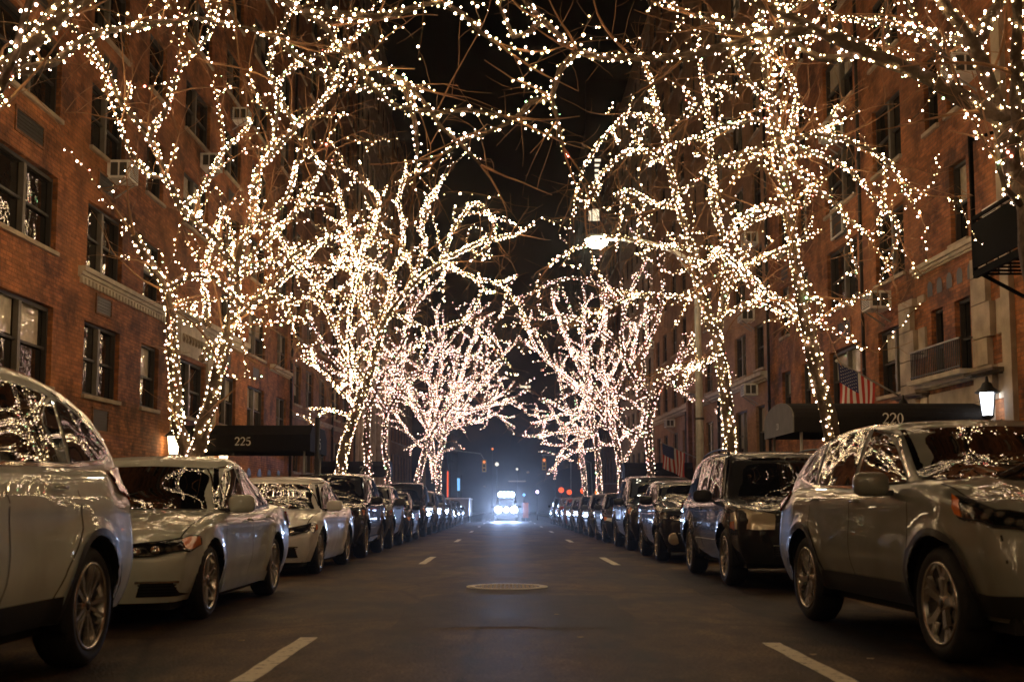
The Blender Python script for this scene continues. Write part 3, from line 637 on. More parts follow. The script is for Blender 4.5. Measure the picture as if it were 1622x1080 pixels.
def make_car(label, group, loc_y, side, X, S, cat='car', name='parked_car', lod=0):
    """S: spec dict.  loc_y = nose position along the street, X = distance of its roadside flank from the middle, side -1 left row / +1 right row"""
    L, W, H = S['L'], S['W'], S['H']; zb = S.get('zb', .24); Rw = S.get('Rw', .33); Rr = S.get('Rr', .235); Ra = Rw + S.get('gap', .055)
    xf = S['oh']; xr = xf + S['wb']; hw = W / 2
    top = lut(S['top']); P = S['paint']; zc = S.get('crease', .78)
    cx = side * (X + hw)
    vis = -side                                  # y sign (car space) of the flank that faces the road: left row sees +y
    root = empty(name, (cx, loc_y + L / 2, 0), label, cat, group, rz=R(-90) + S.get('yaw', 0))
    # car space x (behind nose) -> local x = L/2 - x
    def loc(p): return (L / 2 - p[0], p[1], p[2])
    res = (.045, .05, .09)[lod]
    bowf, bowr = S.get('bowf', .22), S.get('bowr', .12); slf = S.get('slant', .10)
    rad = S.get('rad', .07)
    def body_fn(a, b, c):
        x = a * L; zt = top(x); z = zb + c * (zt - zb)
        p = rnd((x, b * hw, z), (0, -hw, zb - .5), (L, hw, zt), (.07, rad, rad))
        x, y, z = p
        t = abs(y) / hw
        zm = S.get('zm', .56)
        if z < zm: k = 1 - .10 * ((zm - z) / .36) ** 2
        else: k = 1 - S.get('tuck', .05) * ((z - zm) / .45) ** 2
        y *= k * (1 - .05 * (1 - sstep(x, 0, .8)) - .04 * (1 - sstep(L - x, 0, .7)))
        if t > .9:
            y += (1 if y > 0 else -1) * (.014 * math.exp(-((z - zc) / .035) ** 2) - .010 * math.exp(-((z - (zb + .17)) / .05) ** 2) * sstep(x, xf + .3, xf + .7) * (1 - sstep(x, xr - .7, xr - .3)))
            for xw in (xf, xr):
                d = math.hypot(x - xw, z - Rw)
                y += (1 if y > 0 else -1) * S.get('flare', .022) * math.exp(-((d - Ra - .02) / .07) ** 2)
        else:
            z += S.get('crown', .03) * (1 - t * t) * sstep(x, 0, .3)
            z += .02 * math.exp(-((t - .62) / .1) ** 2) * sstep(x, .2, .6) * (1 - sstep(x, 1.0, 1.5))
        e = 1 - sstep(a * L, 0, 1.1)
        x += e * (bowf * t ** 2.6 + slf * ((z - .5) / .35) ** 2 * (1 if z > .5 else .6))
        e = 1 - sstep(L - a * L, 0, .9)
        x -= e * (bowr * t ** 2.6 + S.get('slr', .06) * ((z - .55) / .4) ** 2)
        return (x, y, z)
    V, F = cube_grid(int(L / res), max(10, int(W / res / 1.6)), max(8, int(.8 / res)), body_fn)
    bm = bmesh.new(); bv = [bm.verts.new(loc(p)) for p in V]
    for f in F: bm.faces.new([bv[i] for i in f])
    kill = []
    for f in bm.faces:
        c = f.calc_center_median()
        if abs(c.y) > hw * .55 and c.z < Rw + Ra:
            for xw in (xf, xr):
                if math.hypot((L / 2 - c.x) - xw, c.z - Rw) < Ra: kill.append(f); break
    bmesh.ops.delete(bm, geom=kill, context='FACES')
    for v in bm.verts:
        if v.is_boundary and abs(v.co.y) > hw * .5:
            for xw in (xf, xr):
                dx = (L / 2 - v.co.x) - xw; dz = v.co.z - Rw; d = math.hypot(dx, dz)
                if d < Ra * 1.22 and v.co.z > zb + .012 and d > 1e-4:
                    v.co.x = L / 2 - (xw + dx / d * Ra); v.co.z = Rw + dz / d * Ra
    bmesh.ops.recalc_face_normals(bm, faces=bm.faces)
    # ---- cabin
    wb_x, wb_z = S['ws0']; wt_x, wt_z = S['ws1']; rt_x, rt_z = S['rs1']; rb_x, rb_z = S['rs0']
    zc0 = min(wb_z, rb_z) - .1; wbase, wtop = S.get('wbase', hw * .935), S.get('wtop', hw * .74)
    def cab_fn(a, b, c):
        zb_ = lerp(wb_z, rb_z, a) - .06
        zr = lerp(wt_z, rt_z, sstep(a, 0, 1)) + (H - lerp(wt_z, rt_z, a)) * (1 - (2 * a - 1) ** 2) * .98
        x0 = lerp(wb_x, wt_x, c ** .94); x1 = lerp(rb_x, rt_x, c ** S.get('rpow', 1.15))
        p = rnd((a, b, c), (0, -1, -.5), (1, 1, 1), (.055, .12, .17))
        a_, b_, c_ = p
        x = lerp(x0, x1, a_); z = zb_ + c_ * (zr - zb_)
        wd = lerp(wbase, wtop, c_ ** 1.25) * (1 - .05 * (2 * a_ - 1) ** 2 - .03 * max(0, a_ - .6))
        y = b_ * wd
        z += .03 * (1 - b_ * b_) * c_
        x += (1 - sstep(a, 0, .35)) * .10 * b_ * b_ - (1 - sstep(1 - a, 0, .35)) * .10 * b_ * b_
        return (x, y, z)
    V2, F2 = cube_grid(int(2.6 / res), max(10, int(1.3 / res / 1.5)), max(7, int(.55 / res)), cab_fn)
    cv = [bm.verts.new(loc(p)) for p in V2]; cf = [bm.faces.new([cv[i] for i in f]) for f in F2]
    bmesh.ops.recalc_face_normals(bm, faces=cf)
    for f in bm.faces: f.smooth = True
    me = bpy.data.meshes.new('body'); bm.to_mesh(me); me.materials.append(MATS[P])
    bvh = BVHTree.FromBMesh(bm); bm.free()
    link('body', me, root)
    # ---- patches laid on the skin
    def resam(pl, n):
        pl = [Vector(p) for p in pl]; d = [0]
        for i in range(1, len(pl)): d.append(d[-1] + (pl[i] - pl[i - 1]).length)
        out = []
        for k in range(n + 1):
            s_ = d[-1] * k / n; i = 1
            while i < len(pl) - 1 and d[i] < s_: i += 1
            out.append(pl[i - 1].lerp(pl[i], (s_ - d[i - 1]) / max(1e-9, d[i] - d[i - 1])))
        return out
    def snap(p, ray, off):
        p = Vector(p); q = Vector(loc(p)); h = None
        if ray == 'side':
            sg = 1 if p.y > 0 else -1
            h = bvh.ray_cast(Vector((q.x, sg * 3, q.z)), Vector((0, -sg, 0)), 3)
        elif ray == 'front': h = bvh.ray_cast(Vector((L / 2 + 2, q.y, q.z)), Vector((-1, 0, 0)), 6)
        elif ray == 'rear': h = bvh.ray_cast(Vector((-L / 2 - 2, q.y, q.z)), Vector((1, 0, 0)), 6)
        elif ray == 'top': h = bvh.ray_cast(Vector((q.x, q.y, 4)), Vector((0, 0, -1)), 5)
        if h is None or h[0] is None:
            h = bvh.find_nearest(q)
        n = h[1]
        if ray is None and n.dot(q - h[0]) < 0 and (q - h[0]).length > .15: n = (q - h[0]).normalized()
        if n.dot(h[0] - Vector((0, 0, .7))) < 0 and ray is None: n = -n
        return h[0] + n * off
    def patch(nme, A, B, mat, ray='side', n=10, m=4, off=.004, parent=root, into=None):
        A = resam(A, n); B = resam(B, n); V = []
        for j in range(m + 1):
            for i in range(n + 1): V.append(snap(A[i].lerp(B[i], j / m), ray, off))
        if mat == 'car_glass' and ray:
            for _ in range(8):
                W_ = list(V)
                for j in range(m + 1):
                    for i in range(n + 1):
                        k = j * (n + 1) + i
                        if 0 < i < n and 0 < j < m: V[k] = W_[k] * .4 + (W_[k - 1] + W_[k + 1] + W_[k - n - 1] + W_[k + n + 1]) * .15
                        elif 0 < i < n: V[k] = W_[k] * .5 + (W_[k - 1] + W_[k + 1]) * .25
        Fc = [(j * (n + 1) + i, j * (n + 1) + i + 1, (j + 1) * (n + 1) + i + 1, (j + 1) * (n + 1) + i) for j in range(m) for i in range(n)]
        mb = into or MB(); mb.add(V, Fc, mat, True)
        if into is None: return mb.build(nme, mat, parent)
    def strip(nme, pl, wd, mat, ray='side', n=24, off=.003, parent=root, into=None):
        pl = resam(pl, n); V = []
        pts = [snap(p, ray, off) for p in pl]
        for i, p in enumerate(pts):
            t = pts[min(i + 1, n)] - pts[max(i - 1, 0)]; t.normalize()
            c = snap(pl[i], ray, off + .05) - p; c.normalize()
            s_ = t.cross(c).normalized() * wd / 2
            V += [p - s_, p + s_]
        mb = into or MB(); mb.add(V, [(2 * i, 2 * i + 1, 2 * i + 3, 2 * i + 2) for i in range(n)], mat, True)
        if into is None: return mb.build(nme, mat, parent)
    sides = (1, -1)
    hwg = wtop * .86
    zr1 = wt_z
    # windscreen and rear screen
    def yb(z_, k): return lerp(wbase, wtop, max(0, min(1, (z_ - wb_z) / (H - wb_z))) ** 1.25) * k
    zlo, zhi = wb_z + .015, wt_z - S.get('wsg', .035)
    patch('windscreen', [(0, -yb(zlo, .93), zlo), (0, 0, zlo + .0), (0, yb(zlo, .93), zlo)], [(0, -yb(zhi, .90), zhi - .02), (0, 0, zhi + .005), (0, yb(zhi, .90), zhi - .02)], 'car_glass', 'front', 18, 10, .009)
    zlo, zhi = rb_z + .03, rt_z - .045
    patch('rear_window', [(0, -yb(zlo, .86), zlo), (0, 0, zlo), (0, yb(zlo, .86), zlo)], [(0, -yb(zhi, .84), zhi - .02), (0, 0, zhi), (0, yb(zhi, .84), zhi - .02)], 'car_glass', 'rear', 12, 6)
    # side windows: list of (lower polyline, upper polyline) in (x, z)
    for sg in sides:
        if lod == 2 and sg != vis: continue
        for A, B in S['win']:
            patch('side_window', [(x, sg * hw, z) for x, z in A], [(x, sg * hw, z) for x, z in B], 'car_glass', 'side', 14, 6, .007)
        if lod < 2:
            if S.get('beltline'):
                strip('belt_trim', [(x, sg * hw, z) for x, z in S['beltline']], .022, S.get('beltmat', 'plastic_black'), 'side', 30, .009)
            if S.get('dlo'):
                strip('window_trim', [(x, sg * hw, z) for x, z in S['dlo']], .02, S.get('dlomat', 'chrome'), 'side', 40, .007)
    # door gaps, bonnet gap, handles on flanks
    if lod < 2:
        for sg in sides:
            for pl in S.get('gaps', []): strip('panel_gap', [(x, sg * hw, z) for x, z in pl], .011, 'gap', 'side', 16, .002)
            strip('panel_gap', [(S['hoodx'], sg * hw * .86, 9), (S['hoodx'] + .45, sg * hw * .87, 9), (wb_x - .05, sg * hw * .9, 9)], .012, 'gap', 'top', 14, .002)
            for hx, hz in S.get('handles', []):
                p = snap((hx, sg * hw, hz), 'side', .02); h = MB()
                h.tube([p + Vector((-.09, 0, -.004)), p + Vector((-.05, sg * .014, 0)), p + Vector((.05, sg * .014, .004)), p + Vector((.09, 0, 0))], [.008, .013, .013, .008], 8)
                h.build('door_handle', S.get('handlemat', P), root)
    # wings mirrors
    for sg in sides:
        mx_, mz = S['mirror']; b0 = snap((mx_, sg * hw, mz - .03), 'side', 0); mb = MB()
        c = Vector((b0.x - .0, sg * (abs(b0.y) + .15), mz + .03 + 0))
        V3, F3 = cube_grid(6, 8, 6, lambda a, b, cc: (rnd((lerp(-.07, .07, a), b * .125, lerp(-.085, .085, cc)), (-.07, -.125, -.085), (.07, .125, .085), (.06, .07, .06))), True)
        mb.add([(c.x + p[0] * (1 - .25 * abs(p[1]) / .125) , c.y + p[1], c.z + p[2]) for p in V3], F3, S.get('mirmat', P), True)
        o_ = mb.build('wing_mirror', S.get('mirmat', P), root)
        m2 = MB(); m2.bar(b0, c - Vector((0, sg * .05, .06)), .06, .035, 'plastic_black'); m2.build('mirror_stalk', 'plastic_black', o_)
        m3 = MB(); m3.box(c.x - .075, c.x - .072, c.y - .09, c.y + .09, c.z - .06, c.z + .06, 'car_glass'); m3.build('mirror_glass', 'car_glass', o_)
    # lights and front
    for sg in sides:
        A, B = S['head']
        hl = patch('headlight', [(x, sg * y, z) for x, y, z in A], [(x, sg * y, z) for x, y, z in B], S.get('headmat', 'lamp_lens'), None, 12, 5, .012)
        if lod < 2:
            strip('lamp_edge', [(x, sg * y, z) for x, y, z in A + B[::-1] + A[:1]], .014, 'gap', None, 30, .014, parent=hl)
            if S.get('amber'):
                A2, B2 = S['amber']
                patch('turn_signal', [(x, sg * y, z) for x, y, z in A2], [(x, sg * y, z) for x, y, z in B2], 'amber_lens', None, 5, 3, .017, parent=hl)
            for (x, y, z, r_) in S.get('bulbs', []):
                q = snap((x, sg * y, z), None, .002); bb = MB(); bb.lathe([(r_, 0), (r_ * .8, .02), (r_ * .4, .03), (.001, .032)], 14, 'x', (q.x, q.y, q.z), 'chrome'); bb.build('reflector', 'chrome', hl)
        A, B = S['tail']
        patch('tail_light', [(x, sg * y, z) for x, y, z in A], [(x, sg * y, z) for x, y, z in B], 'red_lens', None, 8, 4, .02)
    if S.get('fog'):
        for sg in sides:
            x, y, z, r_ = S['fog']; q = snap((x, sg * y, z), None, .01)
            f = MB(); f.lathe([(r_ * 1.25, -.02), (r_ * 1.2, .01), (r_, .012), (r_ * .5, .02), (.001, .022)], 18, 'x', (q.x, q.y, q.z), 'lamp_milky'); f.build('fog_light', 'lamp_milky', root)
    gm = MB()
    for (y0, y1, z0, z1) in S['grille']:
        patch('', [(0, y0, z0), (0, (y0 + y1) / 2, z0), (0, y1, z0)], [(0, y0 + .04, z1), (0, (y0 + y1) / 2, z1), (0, y1 - .04, z1)], 'gap', 'front', 12, 4, .006, into=gm)
        if lod < 2:
            for k in range(1, 5): strip('', [(0, y0 + .02, lerp(z0, z1, k / 5)), (0, y1 - .02, lerp(z0, z1, k / 5))], .012, 'plastic_black', 'front', 12, .014, into=gm)
            strip('', [(0, y0, z1), (0, y1, z1)], .018, 'chrome', 'front', 12, .016, into=gm)
    gm.build('grille', None, root)
    if lod < 2 and S.get('plate', True):
        q = snap((0, 0, S.get('platez', .45)), 'front', .02); pb = MB()
        pb.box(q.x - .004, q.x + .006, -.15, .15, q.z - .075, q.z + .075, 'paper'); pb.build('licence_plate', 'paper', root)
    if S.get('cladding'):
        for sg in sides:
            c_ = MB(); zk = zb + .16
            patch('', [(xf + Ra + .03, sg * hw, zb + .01), (xr - Ra - .03, sg * hw, zb + .01)], [(xf + Ra + .05, sg * hw, zk), (xr - Ra - .05, sg * hw, zk)], 'plastic_black', 'side', 20, 3, .014, into=c_)
            for xw in (xf, xr):
                a_ = [(xw + (Ra + .004) * math.cos(R(t)), sg * hw, Rw + (Ra + .004) * math.sin(R(t))) for t in range(-12, 193, 8)]
                b_ = [(xw + (Ra + .045) * math.cos(R(t)), sg * hw, Rw + (Ra + .045) * math.sin(R(t))) for t in range(-12, 193, 8)]
                a_ = [(x, y, max(zb + .005, z)) for x, y, z in a_]; b_ = [(x, y, max(zb + .005, z)) for x, y, z in b_]
                patch('', a_, b_, 'plastic_black', 'side', 26, 1, .016, into=c_)
            c_.build('cladding', 'plastic_black', root)
    if S.get('cladding'):
        c_ = MB(); zk = zb + .15; e_ = [(xf - Ra - .05, 1), (.16, .86), (.03, .5), (0, 0)]
        ring = [(x, -k * hw) for x, k in e_] + [(x, k * hw) for x, k in e_[::-1][1:]]
        patch('', [(x, y, zb + .0) for x, y in ring], [(x, y, zk) for x, y in ring], 'plastic_black', None, 40, 3, .016, into=c_)
        c_.build('lower_bumper', 'plastic_black', root)
    if S.get('slip'):
        sx_ = S['slip']; q = snap((0, sx_, wb_z + .085), 'front', .006); c_ = MB(); n_ = Vector((-.55, 0, 1)).normalized()
        c_.add([q + Vector((a * .0 - b * .03, a, b * .03)) for a, b in ((-.11, -1), (.11, -1), (.11, 1), (-.11, 1))], [(0, 1, 2, 3)], 'paper'); c_.build('parking_slip', 'paper', root)
    if S.get('sill'):
        for sg in sides:
            c_ = MB()
            patch('', [(xf + Ra, sg * hw, zb - .0), (xr - Ra, sg * hw, zb - .0)], [(xf + Ra + .04, sg * hw, zb + .1), (xr - Ra - .04, sg * hw, zb + .1)], S['sill'], 'side', 20, 3, .022, into=c_)
            c_.build('side_skirt', S['sill'], root)
    # underside, wheel wells
    u = MB()
    u.box(L / 2 - (L - .25), L / 2 - .25, -hw + .16, hw - .16, zb - .06, zb + .2, 'gap')
    for xw in (xf, xr):
        for sg in sides:
            u.lathe([(Ra + .003, sg * (hw - .02) * .985), (Ra + .003, sg * (hw - .36)), (.01, sg * (hw - .37))], 28, 'y', (L / 2 - xw, 0, Rw), 'gap')
    # drop the wells' lower half below the sill line
    u.v = [(x, y, max(z, zb - .06)) for x, y, z in u.v]
    u.build('underbody', 'gap', root)
    if S.get('rails'):
        for sg in sides:
            x0, x1 = S['rails']; r_ = MB(); pts = []
            for k in range(9):
                t = k / 8; x = lerp(x0, x1, t); q = snap((x, sg * wtop * .86, 9), 'top', 0)
                pts.append(Vector((q.x, q.y, q.z + (.0 if k in (0, 8) else .05))))
            r_.tube(pts, .016, 6); r_.build('roof_rail', S.get('railmat', 'plastic_black'), root)
    if lod == 0:
        for sg in (1, -1):
            a = snap((0, sg * .38 - .1, wb_z + .03), 'front', .015); b = snap((0, sg * .38 + .38, wb_z + .16), 'front', .015)
            wp = MB(); wp.bar(a, b, .012, .01, 'plastic_black'); wp.build('wiper', 'plastic_black', root)
    tm, rm = wheel_mesh(Rw, S.get('Wt', .22), Rr, S.get('wheel', 'ten') if lod < 2 else 'six')
    for xw in (xf, xr):
        for sg in sides:
            wo = link('wheel', tm, root, (L / 2 - xw, sg * (hw - S.get('Wt', .22) / 2 - .015), Rw))
            if sg < 0: wo.rotation_euler = (0, 0, math.pi)
            wo.rotation_euler[1] = random.uniform(0, 6)
            link('rim', rm, wo)
    return root

def sedan(paint_, L=4.66, W=1.78, H=1.46, **k):
    s = L / 4.66
    S = dict(L=L, W=W, H=H, wb=2.67 * s, oh=.93 * s, zb=.20, Rw=.325, Rr=.24, paint=paint_, top=[(0, .60), (.12, .70), (.4, .79), (1.0 * s, .885), (1.35 * s, .93), (2.2 * s, .925), (3.6 * s, .96), (3.9 * s, 1.0), (4.5 * s, .985), (L, .90)],
        ws0=(1.28 * s, .93), ws1=(2.02 * s, H - .07), rs1=(3.02 * s, H - .08), rs0=(3.98 * s, 1.0), crease=.80,
        win=[([(1.60 * s, .96), (2.42 * s, .965)], [(1.62 * s, .985), (2.02 * s, H - .16), (2.38 * s, H - .10)]),
             ([(2.49 * s, .965), (3.3 * s, .985)], [(2.45 * s, H - .10), (2.85 * s, H - .12), (3.27 * s, 1.24)]),
             ([(3.34 * s, .99), (3.62 * s, 1.03)], [(3.31 * s, 1.22), (3.62 * s, 1.06)])],
        beltline=[(1.55 * s, .94), (2.5 * s, .945), (3.65 * s, 1.0)], handles=[(2.28 * s, .84), (3.15 * s, .86)],
        gaps=[[(1.42 * s, .88), (1.40 * s, .6), (1.45 * s, .32)], [(2.45 * s, .95), (2.46 * s, .6), (2.42 * s, .32)], [(3.5 * s, .96), (3.52 * s, .78), (3.28 * s, .5), (3.18 * s, .32)]],
        mirror=(1.72 * s, .97), hoodx=.22, head=([(.02, .42, .57), (.12, .66, .575), (.32, .82, .60), (.62, .87, .66)], [(.10, .40, .665), (.2, .62, .69), (.38, .80, .71), (.60, .86, .72)]),
        amber=([(.30, .80, .605), (.58, .87, .655)], [(.34, .79, .705), (.57, .86, .72)]), bulbs=[(.06, .5, .62, .042), (.12, .64, .63, .042)],
        tail=([(L - .04, .5, .74), (L - .12, .78, .75), (L - .4, .86, .80)], [(L - .06, .5, .88), (L - .14, .76, .90), (L - .4, .84, .90)]),
        grille=[(-.38, .38, .56, .66), (-.42, .42, .24, .36)], wheel='twin', sill=paint_)
    S.update(k); return S
def suv(paint_, L=4.6, W=1.86, H=1.70, **k):
    s = L / 4.6
    S = dict(L=L, W=W, H=H, wb=2.66 * s, oh=.92 * s, zb=.30, Rw=.36, Rr=.25, gap=.06, Wt=.235, paint=paint_, top=[(0, .86), (.1, .95), (.5, 1.01), (1.05 * s, 1.08), (1.3 * s, 1.09), (2.4 * s, 1.07), (4.2 * s, 1.10), (L, 1.04)],
        ws0=(1.12 * s, 1.06), ws1=(1.85 * s, H - .07), rs1=(4.05 * s, H - .12), rs0=(L - .10, 1.08), rpow=2.2, crease=.98, rad=.09, zm=.66, tuck=.045, wtop=W * .39, slant=.07, crown=.035, flare=.03,
        win=[([(1.52 * s, 1.07), (2.42 * s, 1.065)], [(1.54 * s, 1.10), (1.95 * s, H - .19), (2.38 * s, H - .12)]),
             ([(2.5 * s, 1.065), (3.36 * s, 1.08)], [(2.46 * s, H - .12), (2.9 * s, H - .11), (3.30 * s, H - .14)]),
             ([(3.43 * s, 1.09), (3.95 * s, 1.19)], [(3.38 * s, H - .15), (3.7 * s, H - .21), (3.97 * s, 1.26)])],
        beltline=[(1.48 * s, 1.05), (2.5 * s, 1.045), (3.5 * s, 1.065), (4.0 * s, 1.15)], beltmat='chrome', handles=[(2.26 * s, .95), (3.18 * s, .97)],
        gaps=[[(1.36 * s, 1.0), (1.34 * s, .7), (1.42 * s, .45)], [(2.46 * s, 1.06), (2.47 * s, .7), (2.43 * s, .45)], [(3.4 * s, 1.06), (3.43 * s, .85), (3.2 * s, .62), (3.1 * s, .45)]],
        mirror=(1.66 * s, 1.09), hoodx=.25, head=([(.06, .40, .73), (.14, .62, .73), (.34, .82, .77), (.62, .88, .84)], [(.10, .40, .82), (.2, .62, .84), (.4, .81, .89), (.66, .87, .92)]),
        amber=([(.46, .85, .80), (.62, .88, .84)], [(.50, .84, .90), (.66, .87, .92)]), bulbs=[(.1, .5, .78, .04), (.16, .64, .79, .04)],
        tail=([(L - .05, .74, .90), (L - .2, .88, .93), (L - .42, .90, 1.0)], [(L - .12, .72, 1.10), (L - .24, .84, 1.13), (L - .5, .86, 1.08)]),
        grille=[(-.5, .5, .64, .80), (-.55, .55, .38, .52)], wheel='block', cladding=True, platez=.58)
    S.update(k); return S
# ------------------------------------------------------------------ ground
random.seed(4)
def sheet(name, x0, x1, y0, y1, z, mat, nx=1, ny=1):
    m = MB(); V = [(lerp(x0, x1, i / nx), lerp(y0, y1, j / ny), z) for j in range(ny + 1) for i in range(nx + 1)]
    m.add(V, [(j * (nx + 1) + i, j * (nx + 1) + i + 1, (j + 1) * (nx + 1) + i + 1, (j + 1) * (nx + 1) + i) for j in range(ny) for i in range(nx)], mat)
    return tag(m.build(name, mat, None, False), kind='structure')
sheet('ground', -300, 300, -60, 700, -.02, 'asphalt')
sheet('road', -4.9, 4.9, -20, 260, 0, 'asphalt')
def pavement(x0, x1, y0, y1):
    m = MB(); m.box(x0, x1, y0, y1, -.1, .14, 'concrete')
    tag(m.build('sidewalk'), kind='structure')
for a, b in ((-20, 108), (130, 260)):
    pavement(-9.02, -5.05, a, b); pavement(5.05, 9.02, a, b)
    for s_ in (-1, 1):
        m = MB(); m.box(min(s_ * 4.9, s_ * 5.05), max(s_ * 4.9, s_ * 5.05), a, b, -.1, .145, 'limestone'); tag(m.build('kerb'), kind='structure')
for (x0, x1, y0, y1, mt) in ((-.9, 1.1, 9.2, 12.6, 'patch_tar'), (2.2, 3.6, 10.5, 17.5, 'patch_tar'), (-1.2, .2, 15.6, 19.0, 'patch_old'), (-2.4, -1.7, 9.6, 14.0, 'patch_old'), (.6, 1.5, 24, 33, 'patch_tar'), (-2.4, -.4, 29, 35, 'patch_old')):
    m = MB(); n = 26; ring = []
    for i in range(n):
        t = i / n * 4; s_, f = int(t), t % 1
        p = [(lerp(x0, x1, f), y0), (x1, lerp(y0, y1, f)), (lerp(x1, x0, f), y1), (x0, lerp(y1, y0, f))][s_]
        ring.append((p[0] + random.uniform(-.05, .05), p[1] + random.uniform(-.08, .08), .0018))
    m.add(ring, [tuple(range(n))], mt); tag(m.build('road_patch', mt, None, False), kind='structure')
marks = MB()
for x, off in ((-1.46, 0), (1.88, -.5)):
    for (a, b) in ((6.3, 8.46), (19.6, 22.6), (32.7, 35.5), (46.0, 49.0), (59.5, 62.5), (73, 76), (86.5, 89.5), (100, 103)):
        a += off * .7; b += off * .7
        w_ = .065
        n = 14; V = []
        for i in range(n + 1):
            y = lerp(a, b, i / n); e = random.uniform(-.006, .006)
            V += [(x - w_ + e, y, .004), (x + w_ + e, y, .004)]
        marks.add(V, [(2 * i, 2 * i + 1, 2 * i + 3, 2 * i + 2) for i in range(n)], 'road_paint')
tag(marks.build('road_markings', 'road_paint'), kind='structure')
# manhole
mh = empty('manhole_cover', (.01, 13.95, 0), 'round cast iron manhole cover with a pale worn ring in the middle of the road', 'manhole cover')
m = MB(); m.lathe([(.50, .0), (.50, .008), (.41, .010), (.40, .004)], 48, mat='lettering'); m.build('ring', None, mh)
m = MB(); m.lathe([(.40, .003), (.001, .003)], 40, mat='iron')
for i in range(-7, 8):
    for j in range(-7, 8):
        x, y = i * .05, j * .05
        if .09 < math.hypot(x, y) < .37: m.box(x - .014, x + .014, y - .014, y + .014, .003, .010, 'limestone_pale')
m.build('cover', None, mh)
for i, (x, y, a) in enumerate([(-3.0, 25.5, .3), (-2.9, 20.5, 1), (.55, 8.4, .4), (-1.9, 8.2, 2), (2.0, 7.4, .1), (2.3, 7.2, 1.4), (.45, 10.2, .9), (3.3, 7.9, .5)]):
    l_ = MB(); s_ = (.09, .11, .035, .03, .035, .03, .03, .05)[i]
    pts = [(s_ * math.cos(a + t) * (1 if k % 2 else .6), s_ * .6 * math.sin(a + t), .008 + .006 * (k % 2)) for k, t in enumerate([0, 1, 2, 3, 4, 5])]
    l_.add([(p[0], p[1], p[2]) for p in pts], [(0, 1, 2, 3, 4, 5)], 'leaf_litter')
    o = l_.build('fallen_leaf'); o.location = (x, y, 0)
    tag(o, ['pale scrap of litter on the asphalt beside the white sedan', 'larger flat scrap lying on the road near the rear wheel of the white sedan', 'small dry leaf on the asphalt straight ahead below the manhole cover',
            'tiny leaf near the left lane dash in the foreground', 'tiny leaf on the road between the right lane dash and the centre', 'small leaf close to the right lane dash in the foreground', 'leaf fragment on the asphalt just below the manhole cover',
            'dry leaf on the road beside the front wheel of the bronze crossover'][i], 'leaf', 'scraps and leaves on the road')

# ------------------------------------------------------------------ buildings
WIN = {}
def win_mesh(w_, h, nl, kind, seed):
    key = (round(w_, 1), round(h, 1), nl, kind, seed % 3)
    if key in WIN: return WIN[key]
    # local: facade plane x=0 looking +x, y centred, z from 0
    g = MB(); g.add([(-.2, -w_ / 2, 0), (-.2, w_ / 2, 0), (-.2, w_ / 2, h), (-.2, -w_ / 2, h)], [(0, 1, 2, 3)], 'window_glass')
    gm = g.mesh('window', 'window_glass')
    f = MB(); t = .055; W2 = w_ / 2
    f.box(-.19, -.10, -W2 - .03, -W2 + t, -.02, h + .02, 'frame_dark'); f.box(-.19, -.10, W2 - t, W2 + .03, -.02, h + .02, 'frame_dark')
    f.box(-.188, -.102, -W2 + t, W2 - t, h - t, h + .02, 'frame_dark'); f.box(-.188, -.102, -W2 + t, W2 - t, -.02, t, 'frame_dark')
    for k in range(1, nl):
        y = -W2 + w_ * (k / nl if nl == 2 else (.27 if k == 1 else .73)); f.box(-.186, -.08, y - .06, y + .06, t, h - t, 'frame_grey')
    f.box(-.184, -.13, -W2 + t, W2 - t, h * .5 - .025, h * .5 + .025, 'frame_dark')
    fm = f.mesh('frame')
    bmh = None
    if kind in ('blind', 'lit', 'dim'):
        b = MB(); rr = random.Random(seed % 3); mat = {'blind': 'blind', 'lit': 'lit_window', 'dim': 'lit_dim'}[kind]
        for k in range(nl):
            if nl == 3: a0, a1 = ((-W2, -W2 + w_ * .27), (-W2 + w_ * .27, -W2 + w_ * .73), (-W2 + w_ * .73, W2))[k]
            else: a0 = -W2 + w_ * k / nl; a1 = -W2 + w_ * (k + 1) / nl
            d = rr.choice((.45, .5, .5, .75)) if kind == 'blind' else 1
            b.box(-.197, -.192, a0 + .09, a1 - (.09 if kind != 'blind' else rr.choice((.09, .12, .25))), h * (1 - d), h - .05, mat)
        bmh = b.mesh('blind')
    WIN[key] = (gm, fm, bmh); return WIN[key]
